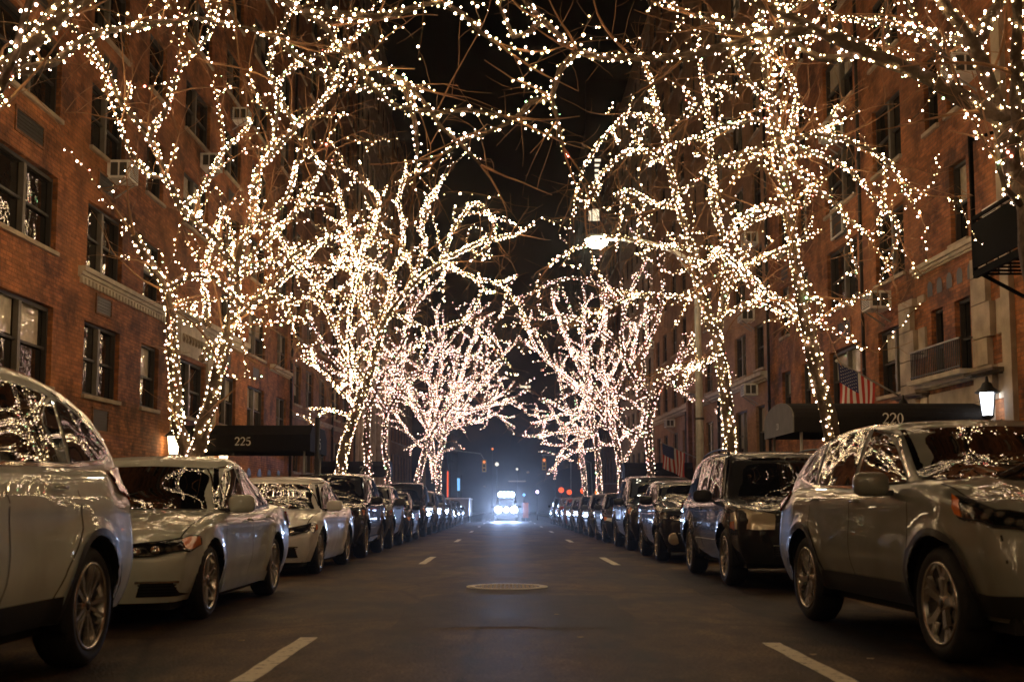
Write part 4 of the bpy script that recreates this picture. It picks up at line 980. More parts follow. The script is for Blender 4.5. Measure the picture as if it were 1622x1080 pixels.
def building(label, side, y0, y1, rows, cols, Hb, mat, X=9.0, depth=14, sill='limestone', extra=None, blindp=.3, litp=.0, seed=1, base=None):
    """rows: list of (sill height, window height); cols: (ya, yb, lights[, rows to use])"""
    rr = random.Random(seed)
    root = empty('apartment_building', (side * X, (y0 + y1) / 2, 0), label, 'building'); ox, oy = side * X, (y0 + y1) / 2
    ops = []
    for r, (zs, wh) in enumerate(rows):
        for c in cols:
            if len(c) > 3 and r not in c[3]: continue
            ops.append((c[0], c[1], zs, zs + wh, c[2], r))
    ys = sorted({y0, y1} | {o[0] for o in ops} | {o[1] for o in ops}); zs = sorted({-.1, Hb} | {o[2] for o in ops} | {o[3] for o in ops})
    hole = set()
    for o in ops:
        for i in range(len(ys) - 1):
            if ys[i] >= o[0] - 1e-6 and ys[i + 1] <= o[1] + 1e-6:
                for j in range(len(zs) - 1):
                    if zs[j] >= o[2] - 1e-6 and zs[j + 1] <= o[3] + 1e-6: hole.add((i, j))
    wl = MB(); F = lambda x, y, z: (side * x, y - oy, z + (sh(y) if z > 0 else 0))
    idx = {}; V = []; Fc = []
    def g(i, j):
        if (i, j) not in idx: idx[(i, j)] = len(V); V.append(F(0, ys[i], zs[j]))
        return idx[(i, j)]
    for i in range(len(ys) - 1):
        for j in range(len(zs) - 1):
            if (i, j) not in hole: Fc.append((g(i, j), g(i + 1, j), g(i + 1, j + 1), g(i, j + 1)))
    wl.add(V, Fc, mat)
    for (a, b, z0, z1, nl, r) in ops:      # reveals
        wl.add([F(0, a, z0), F(0, b, z0), F(0, b, z1), F(0, a, z1), F(.3, a, z0), F(.3, b, z0), F(.3, b, z1), F(.3, a, z1)], [(0, 4, 5, 1), (1, 5, 6, 2), (2, 6, 7, 3), (3, 7, 4, 0)], mat)
    wl.add([F(0, y0, -.1), F(0, y1, -.1), F(depth, y1, -.1), F(depth, y0, -.1), F(0, y0, Hb), F(0, y1, Hb), F(depth, y1, Hb), F(depth, y0, Hb)], [(0, 3, 7, 4), (1, 5, 6, 2), (2, 6, 7, 3), (4, 7, 6, 5)], mat)
    wl.build('wall', mat, root)
    for (a, b, z0, z1, nl, r) in ops:
        q = rr.random(); kind = 'blind' if q < blindp else ('lit' if q < blindp + litp else ('dim' if q > .94 and mat != 'tower_dark' else 'plain'))  # 'dim' adds a faint glow to random panes for variety, no lit room known
        gm, fm, bm_ = win_mesh(b - a, z1 - z0, nl, kind, rr.randrange(99)); yc = (a + b) / 2
        o = link('window', gm, root, (0, yc - oy, z0 + sh(yc)))
        if side > 0: o.rotation_euler = (0, 0, math.pi)
        link('frame', fm, o)
        if bm_: link('blind', bm_, o)
        if sill:
            s_ = MB(); s_.add([(p[0], p[1], p[2]) for p in [F(x, y, z) for z in (z0 - .09, z0 - .005) for y in (a - .05, b + .05) for x in (-.07, .1)]], [(0, 2, 3, 1), (4, 5, 7, 6), (0, 1, 5, 4), (2, 6, 7, 3), (0, 4, 6, 2), (1, 3, 7, 5)], sill)
            s_.v = [(p[0], p[1] - (yc - oy), p[2] - (z0 + sh(yc))) for p in s_.v]
            if side > 0: s_.v = [(-p[0], -p[1], p[2]) for p in s_.v]
            s_.build('sill', sill, o)
    if extra: extra(root, F, wl)
    return root
def ledge(root, F, y0, y1, z, hgt=.22, out=.16, mat='limestone_pale', name='string_course', dent=False):
    m = MB()
    for (d, a, b) in ((out, .55, 1), (out * .6, .2, .55), (out * .3, 0, .2)):
        P = [F(x, y, z + hgt * t) for t in (a, b) for y in (y0, y1) for x in (-d, .02)]
        m.add(P, [(0, 2, 3, 1), (4, 5, 7, 6), (0, 1, 5, 4), (2, 6, 7, 3), (0, 4, 6, 2), (1, 3, 7, 5)], mat)
    if dent:
        y = y0 + .1
        while y < y1 - .1:
            P = [F(x, yy, z - .12 + t) for t in (0, .118) for yy in (y, y + .1) for x in (-.07, .02)]
            m.add(P, [(0, 2, 3, 1), (4, 5, 7, 6), (0, 1, 5, 4), (2, 6, 7, 3), (0, 4, 6, 2), (1, 3, 7, 5)], mat); y += .21
    m.build(name, mat, root)
def panel(root, F, y0, y1, z0, z1, mat, name, out=.03, inn=.01):
    m = MB(); P = [F(x, y, z) for z in (z0, z1) for y in (y0, y1) for x in (-out, inn)]
    m.add(P, [(0, 2, 3, 1), (4, 5, 7, 6), (0, 1, 5, 4), (2, 6, 7, 3), (0, 4, 6, 2), (1, 3, 7, 5)], mat); return m.build(name, mat, root)
def vent(root, F, y0, y1, z0, z1):
    m = MB()
    for (a, b, c, d) in ((y0 - .05, y1 + .05, z0 - .05, z0), (y0 - .05, y1 + .05, z1, z1 + .05), (y0 - .05, y0, z0, z1), (y1, y1 + .05, z0, z1)):
        P = [F(x, y, z) for z in (c, d) for y in (a, b) for x in (-.025, .0)]
        m.add(P, [(0, 2, 3, 1), (4, 5, 7, 6), (0, 1, 5, 4), (2, 6, 7, 3), (0, 4, 6, 2), (1, 3, 7, 5)], 'brick_brown')
    P = [F(-.006, y, z) for z in (z0, z1) for y in (y0, y1)]; m.add(P, [(0, 1, 3, 2)], 'frame_dark')
    k = z0 + .06
    while k < z1 - .03:
        P = [F(x, y, z) for z in (k, k + .02) for y in (y0, y1) for x in (-.02, -.005)]
        m.add(P, [(0, 2, 3, 1), (4, 5, 7, 6), (0, 1, 5, 4), (2, 6, 7, 3), (0, 4, 6, 2), (1, 3, 7, 5)], 'frame_dark'); k += .07
    m.build('wall_vent', None, root)
def pipe(root, F, y, z0, z1, r=.06, mat='iron'):
    m = MB(); a, b = F(-.1, y, z0), F(-.1, y, z1); m.tube([a, b], r, 8, mat)
    z = z0 + 1
    while z < z1: m.tube([F(-.1, y, z), F(-.1, y, z + .1)], r * 1.25, 8, mat); z += 2.7
    m.build('drainpipe', mat, root)
PI2 = 2.7
rowsA = [(2.93 + PI2 * k, 1.58 if k == 0 else 1.5) for k in range(10)]
def ex_l1(root, F, wl):
    ledge(root, F, 23.3, 30.4, 5.38, .22, .16, dent=True)
    ledge(root, F, 30.4, 38.2, 5.5, .32, .24)
    ledge(root, F, 42.5, 46.2, 5.38, .25, .2)
    panel(root, F, 30.0, 30.6, .1, 5.5, 'limestone', 'portal_pier', .07); panel(root, F, 33.45, 34.4, .1, 5.5, 'limestone', 'portal_pier', .07)
    panel(root, F, 30.6, 33.45, 4.62, 5.5, 'limestone_pale', 'frieze', .05)
    m = MB()
    for k in range(8):
        y = 30.9 + k * .3; c = F(-.06, y, 5.02)
        m.lathe([(.001, 0), (.06, 0), (.07, .02)], 8, 'x', (c[0], c[1], c[2]), 'limestone')
        m.tube([F(-.07, y - .08, 5.2), F(-.09, y, 5.02), F(-.07, y + .08, 5.2)], .02, 5, 'limestone')
    m.build('frieze_ornament', None, root)
    for r in (0, 1, 2, 3):
        for (a, b) in ((20.1, 21.3), (24.3, 25.2), (35.6, 36.4), (39.6, 40.6)):
            if r == 0 and a < 30: continue
            vent(root, F, a, b, 4.82 + 2.7 * r - (0 if r else 0), 5.2 + 2.7 * r)
    vent(root, F, 24.4, 25.3, 2.2, 2.65); vent(root, F, 24.4, 25.3, 4.8, 5.15)
    pipe(root, F, 46.3, .1, 26)
    # basement arches
    for k in range(7):
        y = 34.2 + k * 1.7
        m = MB(); pts = [(-.38, .5), (.38, .5)] + [(.38 * math.cos(R(t)), 1.25 + .38 * math.sin(R(t))) for t in range(0, 181, 20)]
        P = [F(-.012, y + a, z) for a, z in pts]; m.add(P, [tuple(range(len(P)))], 'frame_dark'); m.build('basement_window', 'frame_dark', root)
    m = MB(); m.box(0, 0, 0, 0, 0, 0); 
    d = MB(); P = [F(-.03, y, z) for z in (.14, 2.5) for y in (31.2, 33.1)]; d.add(P, [(0, 1, 3, 2)], 'frame_dark'); d.build('entrance_door', 'frame_dark', root)
cl1 = [(12.2, 14.4, 2), (17.2, 22.1, 3), (23.75, 25.95, 2), (27.5, 28.9, 1), (30.7, 33.3, 2, (0, 2, 3, 4, 5, 6, 7, 8, 9)), (35.1, 37.2, 2), (38.9, 41.6, 2), (43.8, 45.8, 2)]
building('nearest rust red brick building on the left with a black awning numbered 225', -1, -24, 46.5, rowsA, cl1, 29.5, 'brick_red', extra=ex_l1, blindp=.4, seed=3)
rB = [(1.6, 1.7), (4.5, 1.75)] + [(4.5 + 2.9 * k, 1.7) for k in range(1, 10)]
def ex_l2(root, F, wl):
    ledge(root, F, 46.6, 66, 3.9, .2, .14, 'limestone'); ledge(root, F, 46.6, 66, 1.1, .22, .2, 'limestone_pale')
    pipe(root, F, 57.4, .1, 30); pipe(root, F, 65.8, .1, 30)
    for a in (50.4, 54.3, 59.5): vent(root, F, a, a + 1.1, 3.95, 4.3) if a > 99 else vent(root, F, a, a + 1.1, 6.6, 7.1)
building('brown brick apartment building behind the 225 awning with two pale windows', -1, 46.5, 66.3, rB, [(47.4, 49.0, 1), (50.2, 52.2, 2), (53.8, 55.9, 2), (58.6, 60.4, 1), (61.5, 63.6, 2), (64.2, 65.4, 1)], 31, 'brick_brown', extra=ex_l2, blindp=.45, seed=11)
def ex_pil(ys, z1, mat='limestone_pale'):
    def f(root, F, wl):
        for y in ys: panel(root, F, y, y + .55, .1, z1, mat, 'pilaster', .18)
        ledge(root, F, ys[0] - .2, ys[-1] + .8, z1, .5, .3, mat, 'cornice')
    return f
rC = [(1.3, 2.6), (4.9, 2.4)] + [(8.4 + 3.1 * k, 1.8) for k in range(8)]
building('pale limestone fronted building with tall pilasters behind the lit trunks on the left', -1, 66.6, 86, rC, [(68 + 2.9 * k, 69.6 + 2.9 * k, 1) for k in range(6)], 33, 'limestone', extra=ex_pil([66.8 + 2.9 * k for k in range(7)], 7.9), blindp=.2, seed=5)
building('dim tan brick building at the far left corner of the block', -1, 86.3, 107, [(1.4, 2.2)] + [(4.6 + 2.9 * k, 1.7) for k in range(9)], [(87.6 + 2.8 * k, 89.4 + 2.8 * k, 2) for k in range(7)], 30, 'brick_tan', seed=7)
# right side
def quoin(root, F, y0, y1, z0, z1):
    m = MB(); z = z0; k = 0
    while z < z1 - .05:
        h = .52 if k % 2 else .66
        a, b = (y0, y1) if k % 2 else (y0 + (y1 - y0) * .38, y1)
        if k % 2 == 0:
            P = [F(x, y, zz) for zz in (z, min(z1, z + h) - .02) for y in (y0, y0 + (y1 - y0) * .28) for x in (-.05, .02)]
            m.add(P, [(0, 2, 3, 1), (4, 5, 7, 6), (0, 1, 5, 4), (2, 6, 7, 3), (0, 4, 6, 2), (1, 3, 7, 5)], 'limestone')
        P = [F(x, y, zz) for zz in (z, min(z1, z + h) - .02) for y in (a + (0 if k % 2 == 0 else (y1 - y0) * .5), b) for x in (-.11, .02)]
        m.add(P, [(0, 2, 3, 1), (4, 5, 7, 6), (0, 1, 5, 4), (2, 6, 7, 3), (0, 4, 6, 2), (1, 3, 7, 5)], 'limestone')
        z += h; k += 1
    m.build('quoin_pier', 'limestone', root)
def ex_r1(root, F, wl):
    ledge(root, F, 20.2, 24.3, 5.52, .2, .14)
    quoin(root, F, 23.75, 25.15, .2, 5.1); quoin(root, F, 19.9, 21.2, .2, 5.3)
    panel(root, F, 19.6, 19.95, .2, 9.6, 'limestone', 'corner_strip', .1)
    ledge(root, F, 21.1, 23.9, 3.0, .2, .42, name='balcony_slab')
    panel(root, F, 21.25, 23.7, .2, 2.9, 'limestone', 'portal_panel', .03)
    ledge(root, F, 23.7, 25.3, 2.86, .1, .3, 'dark_stone', 'pier_cap'); ledge(root, F, 19.9, 21.2, 3.0, .1, .3, 'dark_stone', 'pier_cap')
    b = MB()
    for y in [21.2 + .095 * k for k in range(28)]: b.bar(F(-.36, y, 3.22), F(-.36, y, 3.78), .018, .018, 'iron')
    b.bar(F(-.36, 21.18, 3.8), F(-.36, 23.8, 3.8), .04, .03, 'pole_grey'); b.bar(F(-.36, 21.18, 3.26), F(-.36, 23.8, 3.26), .03, .03, 'iron')
    b.bar(F(-.36, 21.18, 3.8), F(0, 21.18, 3.8), .03, .03, 'iron'); b.bar(F(-.36, 23.8, 3.8), F(0, 23.8, 3.8), .03, .03, 'iron')
    b.build('balcony_railing', None, root)
    for k in range(5):
        y = 21.4 + k * .52; m = MB()
        P = [F(-.014, y + a, 4.98 + z) for a, z in [(-.14, 0), (.14, 0)] + [(.14 * math.cos(R(t)), .18 + .14 * math.sin(R(t))) for t in range(0, 181, 30)]]
        m.add(P, [tuple(range(len(P)))], 'frame_dark'); m.build('corbel_arch', 'frame_dark', root)
    for r in range(0, 5):
        vent(root, F, 29.0, 30.1, 4.95 + 2.7 * r, 5.35 + 2.7 * r)
        if r: vent(root, F, 35.3, 36.2, 4.95 + 2.7 * r, 5.3 + 2.7 * r)
    pipe(root, F, 27.7, .1, 28, .045); pipe(root, F, 37.8, .1, 28, .05)
cr1 = [(12.5, 14.6, 2), (16.6, 18.6, 2), (21.45, 22.3, 1, (1, 2, 3, 4, 5, 6, 7, 8, 9)), (22.75, 23.5, 1, (2, 4, 6)), (24.95, 26.9, 2), (28.3, 31.0, 2), (33.0, 34.0, 1), (35.3, 36.4, 1)]
rowsR = [(3.12 + PI2 * k, 1.55 if k == 0 else 1.62) for k in range(10)]
building('nearest orange red brick building on the right with an iron balcony above the 220 awning', 1, -24, 38, rowsR, cr1 + [(21.5, 22.25, 1, (0,)), (22.85, 23.5, 1, (0,))], 29.5, 'brick_red', extra=ex_r1, blindp=.45, seed=8)
def ex_r2(root, F, wl):
    ledge(root, F, 38.1, 51.5, 4.62, .3, .32); ledge(root, F, 53.6, 68, 4.62, .34, .32)
    for y in (51.6, 53.3): panel(root, F, y, y + .5, .1, 5.1, 'brick_brown', 'porch_pier', .35)
    ledge(root, F, 51.4, 54.0, 5.1, .3, .5, 'limestone')
    pipe(root, F, 55.4, .1, 5); pipe(root, F, 46.9, .1, 5)
rD = [(2.0, 1.85), (5.15, 1.6)] + [(5.15 + 2.85 * k, 1.6) for k in range(1, 10)]
building('tan brick building behind the street lamp pole with a moulded cream ledge above street level', 1, 38.15, 68, rD, [(38.9, 40.3, 1), (41.8, 43.9, 2), (46.0 - .2, 47.5, 2, (1, 2, 3, 4, 5, 6)), (44.5, 45.4, 1, (0,)), (48.7, 50.5, 2), (52.2, 53.2, 1), (55.6, 57.2, 1), (58.8, 60.6, 2), (62.4, 64, 1), (65.3, 67, 2)], 30, 'brick_tan', extra=ex_r2, blindp=.5, seed=21)
building('pale plastered and brick building right of the far lit trunks', 1, 68.3, 88, [(1.3, 2.0)] + [(4.6 + 2.9 * k, 1.6) for k in range(9)], [(69.3 + 3.1 * k, 71.2 + 3.1 * k, 2) for k in range(6)], 31, 'limestone', blindp=.3, seed=4)
building('dark brown building at the far right corner of the block', 1, 88.3, 107, [(1.3, 2.2)] + [(4.6 + 2.9 * k, 1.6) for k in range(9)], [(89.3 + 3.0 * k, 91.2 + 3.0 * k, 2) for k in range(6)], 32, 'brick_brown', seed=14)
# dark towers beyond the crossing avenue
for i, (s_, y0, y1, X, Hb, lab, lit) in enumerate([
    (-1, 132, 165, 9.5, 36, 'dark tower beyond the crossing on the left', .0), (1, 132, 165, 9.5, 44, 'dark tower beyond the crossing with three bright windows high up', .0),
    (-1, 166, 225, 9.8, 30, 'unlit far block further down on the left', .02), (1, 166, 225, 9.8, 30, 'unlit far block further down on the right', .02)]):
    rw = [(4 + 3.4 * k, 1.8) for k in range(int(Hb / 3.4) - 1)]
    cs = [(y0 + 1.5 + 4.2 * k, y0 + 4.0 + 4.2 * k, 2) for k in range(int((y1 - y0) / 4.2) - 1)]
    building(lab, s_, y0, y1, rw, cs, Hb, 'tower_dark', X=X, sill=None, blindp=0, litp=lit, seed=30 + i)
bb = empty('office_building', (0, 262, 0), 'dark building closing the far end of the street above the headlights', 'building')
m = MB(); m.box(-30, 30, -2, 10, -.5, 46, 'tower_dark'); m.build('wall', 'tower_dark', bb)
for (x, z, w_, h_, mt) in [(4.4, 29, 1.2, .5, 'lit_window'), (3.8, 37.5, .25, .9, 'lit_dim'), (2.5, 7.2, 2, .25, 'lit_dim'), (5, 9.2, .3, .4, 'lit_dim'), (-5, 6, .3, .3, 'lit_dim')]:
    m = MB(); m.box(x - w_, x + w_, -2.06, -2.01, z, z + h_, mt); m.build('lit_window', mt, bb)
# bright window groups on the right far tower, facing the camera
tw = empty('tower_block', (14.5, 131.5, 0), 'tall dark tower face with a row of bright windows above the street lamp', 'building')
m = MB(); m.box(-5, 8, -1, 0, -.1, 52, 'tower_dark'); m.build('wall', 'tower_dark', tw)
for k, (x0, x1, z0, z1) in enumerate([(-4.75, -4.45, 34.9, 36.1), (-4.3, -3.3, 34.9, 36.3), (-3.2, -2.9, 35.6, 36.1)]):
    m = MB(); m.box(x0, x1, -1.05, -1.02, z0, z1, 'lit_window'); fr = m.build('lit_window', 'lit_window', tw)
m = MB(); zz = 39.6
for j in range(5): m.box(-4.0, -3.3, -1.05, -1.02, zz + j * .62, zz + j * .62 + .3, 'lit_window')
m.build('stair_window', 'lit_window', tw)

# ------------------------------------------------------------------ awnings
def awning(label, num, side, y0, y1, xin, xout, zb, zt, body, endmat, rnd_top, numx):
    root = empty('awning', (0, (y0 + y1) / 2, 0), label, 'awning'); oy = (y0 + y1) / 2; w2 = (y1 - y0) / 2
    if rnd_top: prof = [(-w2, 0), (-w2, (zt - zb) * .45)] + [(-w2 * math.cos(R(t)), (zt - zb) * (.45 + .55 * math.sin(R(t)))) for t in range(15, 180, 15)] + [(w2, (zt - zb) * .45), (w2, 0)]
    else: prof = [(-w2, 0), (-w2, (zt - zb) * .62), (-w2 * .72, zt - zb), (w2 * .72, zt - zb), (w2, (zt - zb) * .62), (w2, 0)]
    m = MB(); n = len(prof)
    V = [(x, a, zb + z) for x in (xin, xout) for a, z in prof] + [(x, a * .985, zb + max(0, z - .015)) for x in (xin, xout) for a, z in prof]
    m.add(V, [(i, i + 1, n + i + 1, n + i) for i in range(n - 1)] + [(2 * n + i, 3 * n + i, 3 * n + i + 1, 2 * n + i + 1) for i in range(n - 1)], body)
    m.build('canopy', body, root)
    e = MB(); e.prism([(a * .995, zb + z) for a, z in prof], xout - side * .0, xout - side * .025, 'x', endmat); e.build('end_panel', endmat, root)
    t = MB(); xq, h = numx
    glyphs(t, num, (lambda a, z: (xq + a, -w2 - .006, zb + .15 + z)), h, 'lettering'); t.build('number', 'lettering', root)
    t = MB()
    glyphs(t, num, (lambda a, z: (xout - side * .032, -side * a, zb + .12 + z)), .3 if not rnd_top else .12, 'lettering', .55)
    t.build('end_number', 'lettering', root)
    for a in (-w2 + .1, w2 - .1):
        p = MB(); p.tube([(xout + side * .15, a, .14), (xout + side * .15, a, zb + .1)], .028, 10, 'pole_grey'); p.tube([(xout + side * .15, a, .14), (xout + side * .15, a, .2)], .06, 10, 'pole_grey'); p.build('support_pole', 'pole_grey', root)
    return root
awning('long black entrance awning with the white number 225 across its side', '225', -1, 30.2, 33.0, -9.0, -5.3, 2.5, 3.22, 'canvas_black', 'canvas_black', False, (-7.08, .22))
awning('dark green black entrance awning numbered 220 with a rounded grey end', '220', 1, 20.6, 22.9, 8.98, 5.3, 2.36, 2.98, 'canvas_black', 'canvas_grey', True, (7.13, .20))
awning('smaller black awning further back on the left behind the third lit trunk', '231', -1, 53, 55.2, -9.0, -5.6, 2.5, 3.2, 'canvas_black', 'canvas_black', False, (-6.6, .3))
awning('black awning far back on the right beyond the lamp pole', '230', 1, 52, 54.4, 9.0, 5.5, 2.3, 3.1, 'canvas_black', 'canvas_black', False, (11, .3))
# ------------------------------------------------------------------ lanterns
def lantern(label, x, y, z, side, s_, mat, bracket=True):
    root = empty('wall_lantern', (x, y, z), label, 'lantern', 'wall lanterns beside the entrances')
    g = MB(); g.lathe([(.09 * s_, -.2 * s_), (.13 * s_, .18 * s_)], 6, mat=mat, smooth=False); g.add([(.085 * s_ * math.cos(R(60 * k)), .085 * s_ * math.sin(R(60 * k)), -.2 * s_) for k in range(6)], [tuple(range(6))], mat)
    g.build('glass', mat, root)
    f = MB()
    for k in range(6):
        c, n_ = math.cos(R(60 * k)), math.sin(R(60 * k)); f.bar((.095 * s_ * c, .095 * s_ * n_, -.2 * s_), (.137 * s_ * c, .137 * s_ * n_, .18 * s_), .014 * s_, .014 * s_, 'iron')
    f.lathe([(.19 * s_, .17 * s_), (.2 * s_, .19 * s_), (.1 * s_, .27 * s_), (.07 * s_, .34 * s_), (.03 * s_, .36 * s_), (.02 * s_, .44 * s_), (.001, .46 * s_)], 12, mat='iron')
    f.lathe([(.1 * s_, -.2 * s_), (.1 * s_, -.23 * s_), (.04 * s_, -.27 * s_), (.001, -.33 * s_)], 12, mat='iron')
    f.build('frame', 'iron', root)
    b = MB(); b.tube([(0, 0, -.26 * s_), (side * .15, 0, -.35 * s_), (side * .3 * s_, 0, -.2 * s_)], .015, 6, 'iron'); b.box(min(side * .28 * s_, side * .32 * s_), max(side * .28 * s_, side * .32 * s_), -.07, .07, -.35 * s_, .1 * s_, 'iron'); b.build('bracket', 'iron', root)
    return root
lantern('bright blue white lantern on the limestone pier right of the 220 awning', 8.75, 20.3, 2.86, 1, 1.1, 'lantern_white')
lantern('dim lantern whose dark peaked cap shows just above the 220 awning', 8.6, 24.2, 2.55 + sh(24) - .05, 1, 1.0, 'lantern_warm')
lantern('warm glowing lantern on the brick wall left of the first lit tree', -8.7, 29.4, 2.62, -1, 1.25, 'lantern_warm')
lantern('warm glowing lantern under the left end of the 225 awning', -8.7, 34.6, 2.45, -1, 1.1, 'lantern_warm')
lantern('small warm lantern far back on the left between two lit trunks', -8.7, 61.5, 3.0, -1, 1.6, 'lantern_warm')
lantern('small warm lantern beside the far entrance with pilasters on the left', -8.7, 65.6, 2.5, -1, 1.3, 'lantern_warm')
# ------------------------------------------------------------------ flags
def flag(label, base, tip, wdt, drop, far=False):
    root = empty('flag', base, label, 'flag', 'flags over the entrances'); b = Vector(base); d = Vector(tip) - b; Lp = d.length; dn = d.normalized()
    p = MB(); p.tube([(0, 0, 0), d], .022, 8, 'pole_grey'); p.lathe([(.001, -.04), (.04, 0), (.001, .04)], 10, c=tuple(d), mat='lettering'); p.build('flagpole', None, root)
    br = MB(); br.box(-.08, .08, -.06, .06, -.1, .1, 'iron'); br.build('bracket', 'iron', root)
    c = MB(); nu, nv = 26, 13; ln = wdt
    def Pt(u, v, off=0):   # u along pole from the tip inward, v down
        q = d - dn * (u * ln + .05)
        sag = v * drop
        return (q.x + .05 * math.sin(u * 9 + v * 3) * (.3 + v) + .02 * off, q.y + .11 * math.sin(u * 7.5 + v * 2 + 1) * (.25 + v) + off, q.z - sag - .05 * u * v)
    # stripes run along the fly; the canton sits at the tip
    V = [Pt(i / nu, j / nv) for j in range(nv + 1) for i in range(nu + 1)]
    for j in range(nv):
        for i in range(nu):
            mt = 'flag_blue' if (i < 14 and j < 6) else ('flag_red' if (i // 2) % 2 == 0 else 'flag_white')
            c.add([V[j * (nu + 1) + i], V[j * (nu + 1) + i + 1], V[(j + 1) * (nu + 1) + i + 1], V[(j + 1) * (nu + 1) + i]], [(0, 1, 2, 3)], mt, True)
    if not far:
        for r in range(9):
            for k in range(6 if r % 2 == 0 else 5):
                v = (.46 / 12) * (2 * k + 1 + (r % 2)); u = (7 / 13) * (r + 1) / 10
                for off in (-.006, .006):
                    c0 = Pt(u, v, off); rs = []
                    for t in range(10):
                        rr_ = .017 if t % 2 == 0 else .007; rs.append(Pt(u + rr_ * math.sin(R(36 * t)) / ln, v - rr_ * math.cos(R(36 * t)) / drop, off))
                    c.add(rs, [tuple(range(10))], 'flag_white')
    c.build('cloth', None, root)
flag('stars and stripes flag hanging from a pole above the 220 awning', (9.0, 25.3, 3.45), (7.5, 25.3, 4.3), .95, 1.0)
flag('striped flag far back on the right behind the thin lit trunk', (9.0, 50.0, 3.0), (6.9, 50.0, 3.9), 1.1, 1.1, True)
flag('striped flag far back on the left between the lit trunks', (-9.0, 58.5, 2.6), (-7.0, 58.5, 3.6), 1.1, 1.2, True)
# ------------------------------------------------------------------ air conditioners
def ac(label, side, y, z, w_=.62, h_=.42, d=.5, brace=True):
    root = empty('air_conditioner', (side * 9.0, y, z), label, 'air conditioner', 'air conditioners in the windows')
    s_ = -side
    b = MB(); x0, x1 = sorted((s_ * -.1, s_ * d)); b.box(x0, x1, -w_ / 2, w_ / 2, 0, h_, 'ac_white')
    b.build('casing', 'ac_white', root)
    g = MB(); xx = s_ * (d + .004); g.add([(xx, -w_ / 2 + .04, .04), (xx, w_ / 2 - .04, .04), (xx, w_ / 2 - .04, h_ - .04), (xx, -w_ / 2 + .04, h_ - .04)], [(0, 1, 2, 3)], 'ac_dark')
    for k in range(1, 9): zk = .04 + (h_ - .08) * k / 9; a, c = sorted((xx, xx + s_ * .006)); g.box(a, c, -w_ / 2 + .04, w_ / 2 - .04, zk - .006, zk + .006, 'ac_white')
    for k in (0, 1):
        y0 = -w_ / 2 - .003; g.box(*sorted((s_ * (.08 + .2 * k), s_ * (.24 + .2 * k))), y0 - .002, y0 + .001, .06, h_ - .06, 'ac_dark')
    g.build('grille', None, root)
    if brace:
        r_ = MB()
        for yy in (-w_ / 2 + .08, w_ / 2 - .08): r_.bar((s_ * d * .9, yy, -.01), (0, yy, -.32), .03, .03, 'pole_grey')
        r_.build('bracket', 'pole_grey', root)
    return root
for a_ in [
    ('white boxy air conditioner under the dark double window of the near left building', -1, 25.1, 8.37),
    ('large pale air conditioner on braces, highest but one on the near left wall', -1, 32.6, 10.95),
    ('small air conditioner high on the left wall above the bigger braced one', -1, 36.2, 13.65),
    ('far air conditioner high between the lit branches on the left, lower of two', -1, 72.3, 16.0),
    ('far air conditioner just above and left of its neighbour in the left branches', -1, 69.4, 16.3),
    ('far air conditioner furthest along the left wall', -1, 77.4, 15.9),
    ('white air conditioner on a bracket under a window above the stars and stripes flag', 1, 26.2, 5.62),
    ('white air conditioner resting above the cream ledge right of the third lit trunk', 1, 40.2, 5.0),
    ('air conditioner two floors above the cream ledge behind a hanging lit twig', 1, 39.7, 10.4),
    ('air conditioner one floor below the braced one, behind the right lit trunk', 1, 40.5, 7.75),
    ('air conditioner very high on the right, seen from below through lit twigs', 1, 43.7, 16.0),
    ('glassy pale air conditioner seen from below beside the lit branch fan', 1, 29.5, 10.85),
    ('air conditioner at the top right seen from below behind the thick dark limb', 1, 21.0, 9.2),
    ('air conditioner far along the right wall in the glow of the far crown', 1, 68.0, 10.7),
    ('greyish air conditioner at the extreme right edge behind the near trunk', 1, 19.35, 5.85),
    ('air conditioner above the far cream ledge left of the street lamp pole', 1, 60.0, 5.3),
    ('lowest air conditioner at the window beside the rounded awning end', 1, 41.0, 2.2),
]: ac(*a_)
wf = empty('window_guard', (9.0, 29.9, 7.75 + sh(29.9)), 'small square pale framed opening high on the right wall under a hanging lit twig', 'window guard')
m = MB()
for a, b in (((-.03, -.5, 0), (-.03, .5, 0)), ((-.03, .5, 0), (-.03, .5, .8)), ((-.03, .5, .8), (-.03, -.5, .8)), ((-.03, -.5, .8), (-.03, -.5, 0))): m.bar(a, b, .05, .05, 'ac_white')
m.build('frame', 'ac_white', wf); m = MB(); m.box(-.02, -.005, -.48, .48, .02, .78, 'frame_dark'); m.build('panel', 'frame_dark', wf)

# ------------------------------------------------------------------ street lamp
sl = empty('street_lamp', (5.22, 30.2, .14), 'tall grey street lamp whose long curved arm ends in a glowing head over the road', 'street lamp')
m = MB(); m.tube([(0, 0, 0), (0, 0, 1.0)], [.17, .15], 8, 'pole_grey', False); m.tube([(0, 0, 1.0), (-.02, 0, 7.9)], [.12, .075], 8, 'pole_grey', False)
for z in (3.2, 4.6): m.tube([(0, 0, z), (0, 0, z + .06)], .125, 8, 'iron', False)
m.build('pole', 'pole_grey', sl)
m = MB(); m.tube(catmull([(-.02, 0, 7.35), (-.5, 0, 7.75), (-1.4, 0, 8.08), (-2.35, 0, 8.18)], .2), .06, 8, 'ac_white'); m.tube([(-.02, 0, 6.9), (-.6, 0, 7.76)], .02, 6, 'pole_grey'); m.build('arm', 'pole_grey', sl)
m = MB(); Vh, Fh = cube_grid(10, 6, 3, lambda a, b, c: tuple(rnd((lerp(-.38, .38, a), b * .19, lerp(0, .14, c)), (-.38, -.19, -.1), (.38, .19, .14), (.2, .12, .1))))
m.add([(p[0] - 2.7, p[1], p[2] + 8.14) for p in Vh], Fh, 'pole_grey', True); m.build('lamp_head', 'pole_grey', sl)
